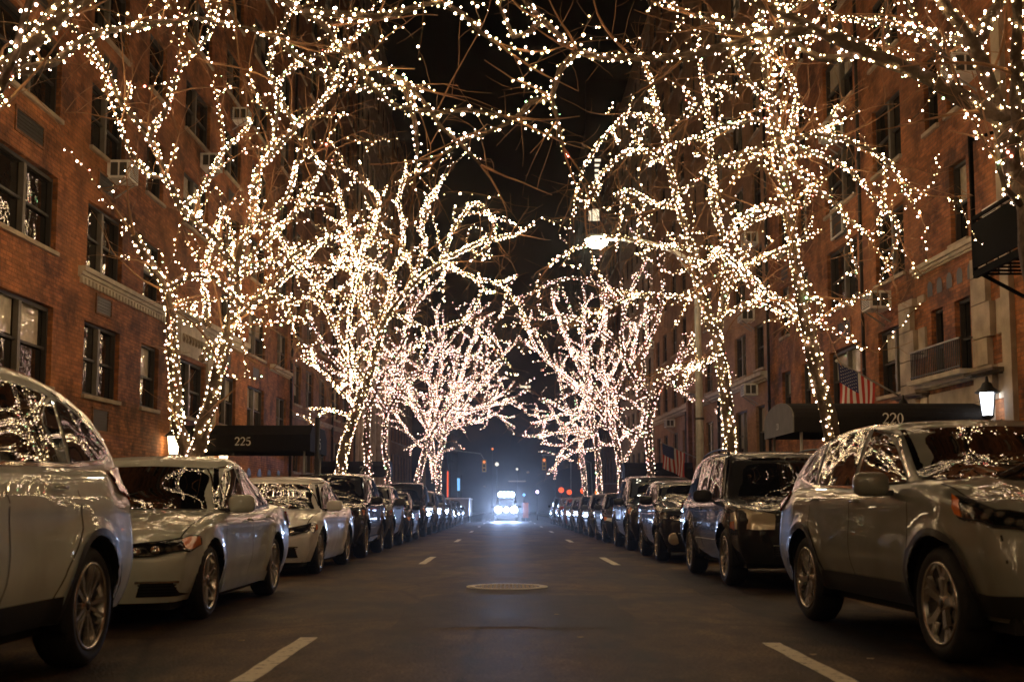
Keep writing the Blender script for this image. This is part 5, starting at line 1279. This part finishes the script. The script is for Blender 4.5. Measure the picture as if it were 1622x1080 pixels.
m = MB(); m.lathe([(.001, -.2), (.16, -.19), (.27, -.12), (.31, -.03), (.26, .04)], 20, c=(-2.75, 0, 8.12), mat='street_glow'); m.build('lens', 'street_glow', sl)  # lens wider than its head, its size standing in for glare
# dark sign post by the 225 awning, and parking signs
def post(label, x, y, h, mat, r_, signs=()):
    root = empty('sign_post', (x, y, .14), label, 'sign post', 'posts along the kerbs')
    m = MB(); m.tube([(0, 0, 0), (0, 0, h)], r_, 8, mat); m.tube([(0, 0, 0), (0, 0, .08)], r_ * 2, 10, mat); m.build('post', mat, root)
    for z, w_, hh, mt in signs:
        s_ = MB(); s_.box(-w_ / 2, w_ / 2, -r_ - .008, -r_ - .002, z - hh / 2, z + hh / 2, mt); s_.build('sign', mt, root)
post('dark square post standing in front of the 225 awning end', -5.05, 30.0, 3.25, 'iron', .065, [(2.0, .12, .3, 'iron')])
post('thin grey post beyond the pedestrian awning on the left', -5.2, 71.5, 4.6, 'frame_grey', .09)
post('tall thin green glowing post at the far left corner', -5.3, 104, 9, 'bin_green', .14)
# fire escape at the right edge
fe = empty('fire_escape', (9.0, 17.0, -.35), 'black iron fire escape platform hanging from the right hand wall', 'fire escape')
m = MB()
m.bar((-1.15, -1.6, 5.2), (-1.15, 1.5, 5.2), .07, .12, 'iron_matte'); m.bar((0, -1.6, 5.2), (0, 1.5, 5.2), .05, .12, 'iron_matte')
for k in range(12): m.bar((-1.15, -1.55 + k * .27, 5.2), (0, -1.55 + k * .27, 5.2), .04, .03, 'iron_matte')
m.build('platform', 'iron_matte', fe)
m = MB(); m.box(-1.19, -1.15, -1.6, 1.5, 5.3, 6.05, 'iron_matte')
for k in range(3): m.bar((-1.15, -1.6 + k * 1.5, 5.22), (-1.15, -1.6 + k * 1.5, 6.15), .018, .018, 'iron_matte')
for k in range(6): m.bar((-1.15 + k * .2, 1.5, 5.22), (-1.15 + k * .2, 1.5, 6.15), .018, .018, 'iron_matte')
m.bar((-1.15, -1.6, 6.15), (-1.15, 1.5, 6.15), .05, .05, 'iron_matte'); m.bar((-1.15, 1.5, 6.15), (0, 1.5, 6.15), .04, .04, 'iron_matte'); m.build('railing', 'iron_matte', fe)
m = MB(); m.bar((-1.15, 1.5, 5.2), (-1.15, 1.5, 7.6), .06, .06, 'iron_matte'); m.bar((-1.15, 1.5, 7.5), (0, 1.3, 7.9), .05, .05, 'iron_matte'); m.bar((-1.1, 1.4, 5.2), (0, 1.4, 4.6), .05, .05, 'iron_matte'); m.build('brace', 'iron_matte', fe)
# ------------------------------------------------------------------ crossing: signals, lamps
def signal(label, x, y, z, mast=None):
    root = empty('traffic_light', (x, y, z), label, 'traffic light', 'traffic lights at the crossing')
    m = MB(); m.box(-.17, .17, -.1, .12, -.5, .5, 'signal_body'); m.build('housing', 'signal_body', root)
    for k, mt in ((-.32, 'gap'), (0, 'gap'), (.32, 'signal_orange')):
        l_ = MB(); l_.lathe([(.1, -.115), (.001, -.13)], 14, 'y', (0, 0, k), mt); l_.build('lens', mt, root)
    if mast:
        m = MB(); m.tube(mast, .05, 6, 'pole_grey'); m.build('mast_arm', 'pole_grey', root)
simple('signal_body', (.55, .3, .04), .5)
signal('yellow traffic light hanging left of the headlights', -1.83, 93, 4.5, [(0, 0, .5), (-.3, 0, 1.0), (-2.5, 0, 1.3), (-3.6, 0, 1.0), (-3.6, 0, -4.5)])
signal('yellow traffic light hanging from the bowed mast on the right', 3.13, 93, 4.65, [(0, 0, .5), (-.2, 0, .78), (1.0, 0, .72), (2, 0, .45), (2.2, 0, .1), (2.2, 0, -4.65)])
signal('dim amber traffic light beyond the right hand mast', 6.6, 101, 5.0, [(0, 0, .5), (1.0, 0, .1), (1.2, 0, -4.9)])
def globe(label, x, y, z, r_, mat, cat='lamp', grp='glowing lamps at the far end'):
    root = empty('globe_lamp', (x, y, 0), label, cat, grp)
    m = MB(); m.lathe([(.001, z - r_), (r_ * .7, z - r_ * .7), (r_, z), (r_ * .7, z + r_ * .7), (.001, z + r_)], 14, mat=mat); m.build('globe', mat, root)
    m = MB(); m.tube([(0, 0, 0), (0, 0, z - r_)], .04, 6, 'iron'); m.build('post', 'iron', root)
globe('glowing red lamp right of the crossing, above the orange car', 4.1, 84, 2.36, .22, 'red_glow'); globe('twin red lamp just beside the first above the orange car', 4.7, 84, 2.2, .2, 'red_glow')
globe('separate red lamp between the car roofs and the far lit trunk', 5.68, 83, 2.29, .24, 'red_glow'); globe('dull red lamp next to the base of the far lit trunk', 6.78, 84, 2.17, .18, 'signal_orange')
globe('pale yellow round lamp beyond the left signal', -1.26, 150, 6.9, .27, 'white_glow'); globe('small pale lamp above the oncoming headlights', 1.53, 160, 6.6, .18, 'white_glow')
globe('small orange lamp high in the dark gap between the crowns', -2.1, 170, 10, .16, 'signal_orange'); globe('cool violet lamp right of the headlights', 2.64, 96, 2.4, .13, 'violet_glow')
globe('blue lamp close to the right of the headlights', 1.44, 92, 2.1, .13, 'blue_glow')
ns = empty('neon_sign', (-4.6, 108.5, 0), 'upright blue white lit sign left of the headlights', 'sign'); m = MB(); m.box(-.12, .12, -.1, .1, 2.7, 3.9, 'blue_glow'); m.build('panel', 'blue_glow', ns); m = MB(); m.tube([(.25, 0, 0), (.25, 0, 4.2)], .05, 6, 'iron'); m.build('post', 'iron', ns)
ns = empty('neon_sign', (-5.1, 98, 0), 'narrow upright red glowing sign left of the blue one', 'sign'); m = MB(); m.box(-.05, .05, -.1, .1, 2.0, 4.2, 'red_glow'); m.build('panel', 'red_glow', ns); m = MB(); m.tube([(.2, 0, 0), (.2, 0, 4.5)], .05, 6, 'iron'); m.build('post', 'iron', ns)
# trailer and barrier
tr = empty('box_trailer', (-3.65, 84, 0), 'long grey box trailer parked behind the dark cars on the left', 'trailer')
m = MB(); m.box(-1.0, 1.0, -3.5, 4, .45, 1.7, 'trailer_grey'); m.build('box', 'trailer_grey', tr)
m = MB(); m.box(-1.03, 1.03, -3.53, -3.47, 1.67, 1.75, 'ac_white'); m.box(.97, 1.03, -3.47, 4, 1.67, 1.75, 'ac_white'); m.build('edge_rail', 'ac_white', tr)
for yy in (-1, 0.2):
    m = MB(); m.lathe([(.001, -.1), (.35, -.1), (.35, .1), (.001, .1)], 16, 'x', (.92, yy, .36), 'tyre'); m.build('wheel', 'tyre', tr)
tb = empty('work_barrier', (1.55, 90, 0), 'orange red upright panel beside the oncoming headlights', 'barrier'); m = MB(); m.box(-.22, .22, -.04, .04, .25, 1.45, 'orange_panel'); m.build('panel', 'orange_panel', tb); m = MB(); m.bar((-.2, 0, 0), (-.2, 0, .3), .05, .3, 'iron'); m.bar((.2, 0, 0), (.2, 0, .3), .05, .3, 'iron'); m.build('foot', 'iron', tb)
# ------------------------------------------------------------------ parked cars
random.seed(9)
GL, GR = 'cars parked along the left kerb', 'cars parked along the right kerb'
make_car('pearl silver crossover filling the left edge, its red tail light next to the silver sedan', GL, 3.2, -1, 2.5, suv('paint_pearl', L=4.69, W=1.88, H=1.73, wheel='multi', Rw=.365, Rr=.262, oh=1.0,
    win=[([(1.56, 1.19), (2.46, 1.195)], [(1.58, 1.22), (2.0, 1.54), (2.42, 1.61)]), ([(2.54, 1.195), (3.42, 1.22)], [(2.50, 1.62), (2.95, 1.63), (3.36, 1.60)]), ([(3.49, 1.225), (4.10, 1.27), (4.22, 1.31)], [(3.43, 1.595), (3.85, 1.52), (4.22, 1.35)])], handles=[(2.26, 1.05), (3.18, 1.07)], top=[(0, .92), (.1, 1.0), (.5, 1.07), (1.05, 1.14), (1.3, 1.18), (2.4, 1.18), (4.2, 1.22), (4.69, 1.12)], rs0=(4.6, 1.2),
    tail=([(4.64, .74, 1.0), (4.5, .90, 1.03), (4.2, .92, 1.08)], [(4.6, .72, 1.22), (4.45, .86, 1.26), (4.1, .90, 1.2)]),
    dlo=[(1.55, 1.18), (2.5, 1.18), (3.45, 1.205), (4.1, 1.25), (4.26, 1.31), (4.22, 1.37), (3.85, 1.54), (3.4, 1.63)], beltline=None), cat='crossover', name='parked_crossover')
make_car('silver grey sedan with amber cornered headlights behind the pearl crossover', GL, 8.95, -1, 2.56, sedan('paint_silver', slip=.25, L=4.74, grille=[(-.38, .38, .56, .66), (-.36, .36, .24, .35), (-.80, -.50, .25, .37), (.50, .80, .25, .37)], dlo=[(1.55, .95), (2.5, .955), (3.4, .975), (3.72, 1.04), (3.5, 1.17), (3.1, 1.34), (2.5, 1.40), (2.05, 1.34), (1.6, .99)]), cat='sedan', name='parked_sedan')
make_car('white sedan with clear wraparound headlights parked behind the silver one', GL, 15.75, -1, 2.72, sedan('paint_white', slip=-.3, L=4.9, W=1.86, H=1.45, wheel='ten', grille=[(-.36, .36, .34, .68), (-.72, -.46, .27, .42), (.46, .72, .27, .42)], dlo=[(1.65, .95), (2.6, .955), (3.5, .975), (3.95, 1.02), (3.6, 1.19), (3.2, 1.34), (2.6, 1.39), (2.1, 1.34), (1.66, .99)],
    amber=([(.52, .865, .64), (.62, .875, .66)], [(.53, .86, .71), (.61, .865, .72)])), cat='sedan', name='parked_sedan')
make_car('black crossover with a pale parking slip on its windscreen behind the white sedan', GL, 21.2, -1, 2.72, suv('paint_black', slip=-.25, L=4.8, W=1.9, H=1.68, wheel='ten', cladding=False, sill='chrome'), cat='crossover', name='parked_crossover', lod=1)
make_car('dark hatchback fifth from the camera in the left row', GL, 26.5, -1, 2.74, suv('paint_grey', L=4.5, W=1.82, H=1.55, wheel='ten', cladding=False), cat='hatchback', name='parked_hatchback', lod=1)
make_car('low black sedan with its front tucked before a tall black utility vehicle', GL, 32.1, -1, 2.75, sedan('paint_black', L=4.5, H=1.44), cat='sedan', name='parked_sedan', lod=1)
make_car('tall boxy black utility vehicle whose roof stands above the left row', GL, 38.0, -1, 2.75, suv('paint_black', L=5.0, W=1.98, H=1.88, rpow=1.2, wheel='six'), cat='utility vehicle', name='parked_utility_vehicle', lod=1)
make_car('grey crossover directly behind the tall black utility vehicle', GL, 44.2, -1, 2.75, suv('paint_beige', L=4.6, H=1.68), cat='crossover', name='parked_crossover', lod=2)
make_car('dark crossover with a pale roof edge, ninth in the left row', GL, 50.2, -1, 2.75, suv('paint_dark', L=4.6, H=1.66), cat='crossover', name='parked_crossover', lod=2)
make_car('small pale sedan before the last cars of the left row', GL, 56.2, -1, 2.75, sedan('paint_grey', L=4.5), cat='sedan', name='parked_sedan', lod=2)
make_car('dark sedan two places before the grey trailer', GL, 62.4, -1, 2.75, sedan('paint_dark', L=4.6), cat='sedan', name='parked_sedan', lod=2)
make_car('black sedan next to the grey trailer at the end of the left row', GL, 68.6, -1, 2.75, sedan('paint_black', L=4.6), cat='sedan', name='parked_sedan', lod=2)
make_car('bronze grey crossover with hooked five spoke wheels filling the right edge', GR, 6.2, 1, 2.62, suv('paint_bronze', yaw=.045, top=[(0, .90), (.1, .98), (.5, 1.05), (1.05, 1.13), (1.3, 1.15), (2.4, 1.13), (4.2, 1.16), (4.62, 1.06)], rs0=(4.52, 1.12), ws0=(1.05, 1.12), ws1=(2.0, 1.575), handles=[(2.3, 1.0), (3.25, 1.02)],
    win=[([(1.56, 1.14), (2.46, 1.13)], [(1.58, 1.17), (2.02, 1.47), (2.42, 1.54)]), ([(2.54, 1.13), (3.4, 1.15)], [(2.5, 1.545), (2.9, 1.55), (3.34, 1.52)]), ([(3.47, 1.155), (3.95, 1.22)], [(3.42, 1.51), (3.7, 1.44), (3.98, 1.29)])],
    L=4.62, W=1.88, H=1.60, oh=.93, wheel='block', Rw=.362, Rr=.258, slant=.1, bowf=.3,
    dlo=[(1.52, 1.125), (2.5, 1.115), (3.45, 1.14), (3.97, 1.21), (4.04, 1.3), (3.75, 1.45), (3.35, 1.535), (2.5, 1.56), (1.98, 1.48), (1.54, 1.17)], beltline=None,
    head=([(.08, .34, .82), (.16, .60, .82), (.36, .82, .84), (.66, .89, .90)], [(.12, .34, .90), (.22, .60, .93), (.42, .81, .98), (.80, .87, 1.04)]), amber=([(.6, .87, .895), (.68, .89, .915)], [(.70, .87, 1.0), (.80, .87, 1.04)])), cat='crossover', name='parked_crossover')
make_car('boxy black utility vehicle with large milky amber headlights and roof rails', GR, 13.3, 1, 2.72, suv('paint_black', L=4.78, W=1.97, H=1.74, wb=2.7, oh=.9, wheel='twin', headmat='lamp_milky', rails=(2.0, 4.2), mirmat='plastic_black', rpow=1.0, slant=.03, bowf=.16, cladding=False, ws0=(1.15, 1.1), ws1=(1.72, 1.66), rs1=(4.4, 1.62), rs0=(4.68, 1.1), rad=.06,
    win=[([(1.5, 1.1), (2.38, 1.1)], [(1.52, 1.14), (1.85, 1.60), (2.35, 1.63)]), ([(2.46, 1.1), (3.3, 1.11)], [(2.43, 1.64), (2.9, 1.64), (3.26, 1.63)]), ([(3.4, 1.11), (4.25, 1.15)], [(3.37, 1.62), (3.8, 1.62), (4.2, 1.58)])],
    head=([(.05, .52, .70), (.14, .74, .69), (.36, .88, .70), (.52, .91, .74)], [(.09, .50, .90), (.2, .72, .91), (.38, .87, .91), (.52, .90, .90)]), amber=([(.30, .86, .69), (.5, .91, .72)], [(.33, .86, .80), (.5, .91, .79)]), bulbs=[]), cat='utility vehicle', name='parked_utility_vehicle')
make_car('small black hatchback with a round fog lamp, between two black utility vehicles', GR, 20.0, 1, 2.74, suv('paint_black', L=4.0, W=1.74, H=1.50, Rw=.31, Rr=.22, zb=.24, cladding=False, fog=(.1, .62, .42, .09), wheel='ten', amber=None), cat='hatchback', name='parked_hatchback', lod=1)
make_car('black utility vehicle reflecting a bright point in its windscreen', GR, 25.1, 1, 2.76, suv('paint_black', L=4.9, W=1.95, H=1.74, cladding=False), cat='utility vehicle', name='parked_utility_vehicle', lod=1)
make_car('low dark sedan with pale oval headlights in the right row', GR, 31.6, 1, 2.76, sedan('paint_dark', L=4.5, H=1.42, headmat='lamp_milky'), cat='sedan', name='parked_sedan', lod=1)
make_car('grey compact sedan sixth from the camera in the right row', GR, 37.4, 1, 2.78, sedan('paint_grey', L=4.4), cat='sedan', name='parked_sedan', lod=2)
make_car('black compact sedan just before the orange red car', GR, 43.0, 1, 2.78, sedan('paint_black', L=4.4), cat='sedan', name='parked_sedan', lod=2)
make_car('beige sedan in the middle of the far right row', GR, 48.6, 1, 2.8, sedan('paint_beige', L=4.4), cat='sedan', name='parked_sedan', lod=2)
make_car('orange red sedan in the far right row', GR, 54.2, 1, 2.8, sedan('paint_red', L=4.5), cat='sedan', name='parked_sedan', lod=2)
make_car('dark crossover behind the orange red car', GR, 60.4, 1, 2.8, suv('paint_dark', L=4.5, H=1.6), cat='crossover', name='parked_crossover', lod=2)
make_car('farthest black crossover of the right row, by the crossing', GR, 68.0, 1, 2.8, suv('paint_black', L=4.6, H=1.65), cat='crossover', name='parked_crossover', lod=2)
# oncoming vehicle
ov = make_car('oncoming van in the middle of the road with blinding blue white headlights', None, 88.5, -1, -.98, suv('paint_dark', L=5.2, W=1.96, H=1.95), cat='van', name='oncoming_van', lod=2)
for sx in (-1, 1):
    m = MB(); m.lathe([(.27, -.05), (.27, .02), (.2, .06), (.001, .07)], 20, 'x', (2.6, sx * .62, .9), 'headlamp_glow'); m.build('headlight', 'headlamp_glow', ov)  # headlamp discs made oversize to stand in for their glare
m = MB()
for k in (-.45, -.15, .15, .45): m.lathe([(.2, -.1), (.22, .0), (.001, .05)], 14, 'x', (1.1, k, 2.1), 'headlamp_glow')
m.lathe([(.2, -.1), (.2, .0), (.001, .05)], 20, 'x', (2.62, 0, .9), 'headlamp_glow')  # extra disc between the headlights, added to widen the glare
m.build('roof_bar_and_glare_disc', 'headlamp_glow', ov)
for sx in (-.66, .66):
    ld = bpy.data.lights.new('headlight_beam', 'SPOT'); ld.energy = 3400; ld.color = (.42, .58, 1); ld.spot_size = R(40); ld.spot_blend = .8; ld.shadow_soft_size = .12
    lo = link('headlight_beam', ld, ov); lo.location = (2.75, sx, .86); lo.rotation_euler = (R(91), 0, R(-90))

# ------------------------------------------------------------------ trees and their string lights
def icosa():
    t = (1 + 5 ** .5) / 2; V = [Vector(v).normalized() for v in [(-1, t, 0), (1, t, 0), (-1, -t, 0), (1, -t, 0), (0, -1, t), (0, 1, t), (0, -1, -t), (0, 1, -t), (t, 0, -1), (t, 0, 1), (-t, 0, -1), (-t, 0, 1)]]
    return V, [(0, 11, 5), (0, 5, 1), (0, 1, 7), (0, 7, 10), (0, 10, 11), (1, 5, 9), (5, 11, 4), (11, 10, 2), (10, 7, 6), (7, 1, 8), (3, 9, 4), (3, 4, 2), (3, 2, 6), (3, 6, 8), (3, 8, 9), (4, 9, 5), (2, 4, 11), (6, 2, 10), (8, 6, 7), (9, 8, 1)]
ICO = icosa()
OCT = ([Vector(v) for v in [(1, 0, 0), (-1, 0, 0), (0, 1, 0), (0, -1, 0), (0, 0, 1), (0, 0, -1)]], [(0, 2, 4), (2, 1, 4), (1, 3, 4), (3, 0, 4), (2, 0, 5), (1, 2, 5), (3, 1, 5), (0, 3, 5)])
TONES = ['bulb_warm', 'bulb_pink', 'bulb_gold', 'bulb_green', 'bulb_red']
BMESH = {}; ROOTS = {}
def bulb_mesh(tone, r_):
    k = (tone, round(r_, 3))
    if k not in BMESH:
        m = MB(); m.add([v * r_ for v in ICO[0]], ICO[1], tone, True); BMESH[k] = m.mesh('bulb')
    return BMESH[k]
def rv(rr):
    while True:
        v = Vector((rr.uniform(-1, 1), rr.uniform(-1, 1), rr.uniform(-1, 1)))
        if .05 < v.length < 1: return v.normalized()
def branch(p, d, ln, rr, wig=.25, grav=0, step=.18):
    pts = [Vector(p)]; d = d.normalized(); n = max(3, int(ln / step)); cur = rv(rr) * wig
    for k in range(n):
        cur = (cur + rv(rr) * wig * .8) * .6
        d = (d + cur * .55 + Vector((0, 0, grav))).normalized(); pts.append(pts[-1] + d * (ln / n))
    return pts
in_view_cam = Vector((0, 0, .95))
def seen(p):
    return p.y > 1 and abs(p.x / p.y) < .47 and -.12 < (p.z - .95) / p.y < .49
def tree(key, label, string_label, o):
    rr = random.Random(hash_key(key)); limbs = TREES[key]; sc = o.get('scale', 1)
    base = Vector(limbs[0][2][0]); base.z = 0
    root = empty('street_tree', base, label, 'tree', 'trees along the kerbs')
    st = empty('string_lights', base, string_label, 'string lights', 'string lights wound round the trees')
    ROOTS[key] = (root, st)
    bulbs = []                                    # (pos, r)
    br = o.get('br', .027); wire = MB()
    def wrap(pts, rads, per_m, strands=1):
        for s_ in range(strands):
            ph = rr.uniform(0, 6.28); acc = rr.uniform(0, 1 / per_m); prev = None
            for i in range(len(pts) - 1):
                a, b = pts[i], pts[i + 1]; L_ = (b - a).length
                if L_ < 1e-5: continue
                t = (b - a) / L_; u = t.orthogonal().normalized(); v = t.cross(u)
                ux = Vector((1, 0, 0)) - t * t.x
                if ux.length > .2: u = ux.normalized(); v = t.cross(u)
                while acc < L_:
                    k = acc / L_; r_ = lerp(rads[i], rads[i + 1], k)
                    ph += 2.1 + rr.uniform(-.5, .5)
                    q = a.lerp(b, k) + (u * math.cos(ph) + v * math.sin(ph)) * (r_ + br * rr.uniform(.6, 1.3) + (.012 if r_ < .04 else 0)) + rv(rr) * .01
                    bulbs.append((q - base, br * rr.choice((.35, .5, .65, .8, 1, 1.2, 1.5))))
                    if o.get('wire') and prev is not None: wire.tube([prev - base, q - base], .004, 3, 'wire', False, False)
                    prev = q; acc += 1 / per_m * rr.uniform(.35, 1.7)
                acc -= L_
    tw = MB(); second = []
    for li, (r0, r1, P) in enumerate(limbs):
        pts = catmull(P, .22)
        for i in range(1, len(pts) - 1): pts[i] = pts[i] + rv(rr) * .025 * sc * (0 if li == 0 else 1)
        n = len(pts); rads = [lerp(r0, r1, i / (n - 1)) for i in range(n)]
        if li == 0: rads = [r_ * (1 + .5 * max(0, 1 - p.z / .5) ** 2) for r_, p in zip(rads, pts)]
        m = MB(); m.tube([p - base for p in pts], [r_ * (1 + .12 * math.sin(i * 1.3)) for i, r_ in enumerate(rads)], 10 if li == 0 else 8, 'bark')
        m.build('trunk' if li == 0 else 'limb', 'bark', root, False)
        lit0 = [i for i, p in enumerate(pts) if p.z > (o.get('z0', .45) if li == 0 else 0)]
        if len(lit0) > 1:
            pl = [pts[i] for i in lit0]; rl = [rads[i] for i in lit0]
            for a in range(0, 1):
                meanr = sum(rl) / len(rl)
                wrap(pl, rl, o['dens'] * (4.4 if meanr > .09 else 3.6 if meanr > .05 else 2.8) / 2 * o.get('limbd', 1), 2)
        if li == 0: continue
        L_ = sum((pts[i + 1] - pts[i]).length for i in range(n - 1)); s_ = L_ * .12
        while s_ < L_ * 1.0:
            i = min(n - 2, int(s_ / L_ * (n - 1))); t = (pts[i + 1] - pts[i]).normalized()
            d = rv(rr); d = (d - t * d.dot(t)).normalized() * .9 + t * .7 + Vector((0, 0, o.get('up', .25)))
            second.append((pts[i], d, rr.uniform(.7, 2.0) * sc, rads[i] * .45)); s_ += o['gap'] * rr.uniform(.6, 1.4)
        second.append((pts[-1], (pts[-1] - pts[-3]), 1.2 * sc, r1))
        second.append((pts[-1], (pts[-1] - pts[-3]).normalized() + rv(rr) * .6, 1.2 * sc, r1))
    for (p, d, ln, r_) in second:
        pts = branch(p, d, ln, rr, .5, rr.choice((0, 0, -.05, .04))); n = len(pts); r_ = max(.012 * sc, min(r_, .03 * sc))
        tw.tube([q - base for q in pts], [lerp(r_, .006 * sc, i / (n - 1)) for i in range(n)], 4, 'twig', True, False)
        if rr.random() < o.get('lit2', .5): wrap(pts[:max(3, int(n * rr.uniform(.6, 1)))], [.015] * n, o['dens'] * 1.6, 1)
        for k in range(int(ln / o.get('tgap', .3))):
            i = rr.randrange(n); q = pts[i]; d2 = (rv(rr) * 1.0 + d.normalized() * .5 + Vector((0, 0, .1)))
            p3 = branch(q, d2, rr.uniform(.35, 1.1) * sc, rr, .6, rr.choice((0, -.08, .05)), .15)
            m_ = len(p3); tw.tube([x - base for x in p3], [lerp(.007, .0025, j / (m_ - 1)) * sc * o.get('tr', 1) for j in range(m_)], 3, 'twig', True, False)
            if rr.random() < o.get('lit3', .2): wrap(p3, [.006] * m_, o['dens'] * .8, 1)
            if rr.random() < .5 and o.get('fine', 1):
                p4 = branch(p3[m_ // 2], d2 + rv(rr), rr.uniform(.2, .6) * sc, rr, .7, 0, .12); m4 = len(p4)
                tw.tube([x - base for x in p4], [lerp(.004, .002, j / (m4 - 1)) * sc * o.get('tr', 1) for j in range(m4)], 3, 'twig', True, False)
    tw.build('crown', 'twig', root, False)
    if wire.v: wire.build('wire', 'wire', st, False)
    def tone(): 
        q = rr.random(); return 0 if q < .4 else 1 if q < .75 else 2 if q < .975 else 3 if q < .988 else 4
    items = [(p, r_, tone()) for p, r_ in bulbs]
    if o.get('ind'):
        items.sort(key=lambda t: (0 if seen(t[0] + base) else 1, (t[0] + base - in_view_cam).length / t[1]))
        for p, r_, t in items[:100]: link('bulb', bulb_mesh(TONES[t], round(r_, 3)), st, p)
        items = items[100:]
    shp = ICO if o.get('ind') else OCT
    V = []; Fc = []; M = []
    for p, r_, t in items:
        o_ = len(V); V += [tuple(p + v * r_) for v in shp[0]]; Fc += [(a + o_, b + o_, c + o_) for a, b, c in shp[1]]; M += [t] * len(shp[1])
    me = bpy.data.meshes.new('bulbs'); me.from_pydata(V, [], Fc)
    for t in TONES: me.materials.append(MATS[t if o.get('ind') or t[5:] in ('green', 'red') else 'far_' + t])
    me.polygons.foreach_set('material_index', M); me.update()
    b = link('bulbs', me, st); b['kind'] = 'stuff'
    print('tree', key, len(bulbs), 'bulbs', len(tw.v), 'twig verts')
def hash_key(k): return sum(ord(c) * (i + 7) for i, c in enumerate(k))
near = dict(ind=1, wire=1)
tree('L0', 'bare tree at the left edge whose boughs reach over the road along the top', 'largest looking string lights, blurred into the top left corner', dict(dens=10.2, gap=1.05, br=.0113, lit2=.4, tgap=.32, tr=1.0, scale=.85, **near))
tree('R0', 'bare tree at the right edge with a thick dark bough crossing the top right', 'string lights along the thick dark bough at the top right', dict(z0=4.4, dens=9.4, gap=1.05, br=.0113, lit2=.38, tgap=.32, tr=1.0, scale=.85, **near))
tree('L1', 'first forked tree on the left kerb, two stems rising beside the 225 awning', 'string lights winding up the two stems of the first forked tree on the left', dict(dens=12.3, gap=.65, br=.0125, lit2=.5, tr=1.2, **near))
tree('R1', 'leaning tree on the right in front of the 220 awning with a fan of branches', 'string lights on the leaning tree in front of the 220 awning', dict(dens=12.3, gap=.6, br=.0125, lit2=.52, up=-.1, tr=1.2, **near))
tree('R2', 'forked tree on the right beside the grey street lamp pole', 'string lights on the forked tree beside the lamp pole', dict(dens=11.6, gap=.6, br=.0144, lit2=.5, up=0, tr=1.2, **near))
tree('L2', 'broad tree on the left whose long bough slants up over the road', 'string lights on the long bough slanting up over the road from the left', dict(dens=11.6, gap=.6, br=.0164, lit2=.5, scale=1.15, tr=1.2, **near))
tree('L3', 'slimmer tree just behind the broad slanting one on the left', 'string lights on the slimmer trunk behind the broad slanting tree', dict(dens=8.0, gap=.7, br=.0213, scale=1.2, fine=0, tgap=.5))
tree('L4', 'straight slender tree between the broad one and the bright far crown', 'string lights on the straight slender trunk left of the bright far crown', dict(dens=10.4, gap=.7, br=.0221, scale=1.2, fine=0, tgap=.5))
tree('L5', 'far multi stemmed tree on the left with the brightest densest crown', 'dense string lights of the brightest crown on the far left', dict(dens=11.3, gap=.45, br=.0229, scale=1.3, fine=0, tgap=.5, lit3=.35, lit2=.8))
tree('L6', 'last tree of the left kerb behind the brightest crown', 'string lights of the last tree on the left, reaching furthest over the road', dict(dens=9.4, gap=.5, br=.0263, scale=1.5, fine=0, tgap=.6, lit3=.3, lit2=.8))
tree('R3', 'third tree of the right kerb, thin trunk before the far flag', 'string lights on the thin trunk before the far flag on the right', dict(dens=9.4, gap=.6, br=.0200, scale=1.2, fine=0, tgap=.45))
tree('R4', 'fourth tree of the right kerb between the thin trunk and the tall leader', 'string lights on the fourth tree between the thin trunk and the tall leader', dict(dens=12.2, gap=.55, br=.0221, scale=1.2, fine=0, tgap=.45, lit3=.3))
tree('R5', 'far right tree with a tall straight leader and level lower branches', 'string lights tracing the level lower branches of the far right tree', dict(dens=12.2, gap=.6, br=.0229, scale=1.1, fine=0, tgap=.6, lit3=.3, up=.1))
tree('R6', 'last tree of the right kerb behind the tall straight leader', 'string lights of the last tree on the right, behind the tall leader', dict(dens=10.4, gap=.7, br=.0200, scale=1.3, fine=0, tgap=.6))

# the street goes on behind the camera: what the windscreens and bonnets mirror
def again(key, label, slabel, dx, y, flip):
    for r0_, lab in ((ROOTS[key][0], label), (ROOTS[key][1], slabel)):
        c = r0_.copy(); COL.objects.link(c); c['label'] = lab
        c.location = (dx, y, 0); c.rotation_euler = (0, 0, math.pi if flip else 0)
        for ch in r0_.children:
            if ch.name.split('.')[0] == 'bulb': continue
            d = ch.copy(); COL.objects.link(d); d.parent = c
again('L1', 'bare lit tree behind the camera on the left kerb', 'string lights on the tree behind the camera at the left kerb', -5.5, -1.5, False)
again('R1', 'bare lit tree behind the camera on the right kerb', 'string lights on the tree behind the camera at the right kerb', 5.6, -2.5, False)
again('L2', 'second bare lit tree behind the camera on the right kerb', 'string lights on the second tree behind the camera at the right kerb', 5.7, -12, True)
again('R2', 'second bare lit tree behind the camera on the left kerb', 'string lights on the second tree behind the camera at the left kerb', -5.6, -12, True)
# ------------------------------------------------------------------ thin haze volume, added to spread a glow round the lamps
hz = MB(); hz.box(-45, 45, -30, 280, -1.2, 58); ho = hz.build('haze')
tag(ho, kind='stuff')
hm = bpy.data.materials.new('haze'); hm.use_nodes = True; nt = hm.node_tree; nt.nodes.clear()
pv = N(nt, 'ShaderNodeVolumePrincipled'); pv.inputs['Color'].default_value = (.95, .92, .88, 1); pv.inputs['Density'].default_value = .0006; pv.inputs['Anisotropy'].default_value = .93
oo = N(nt, 'ShaderNodeOutputMaterial'); nt.links.new(pv.outputs[0], oo.inputs['Volume'])
ho.data.materials.clear(); ho.data.materials.append(hm)
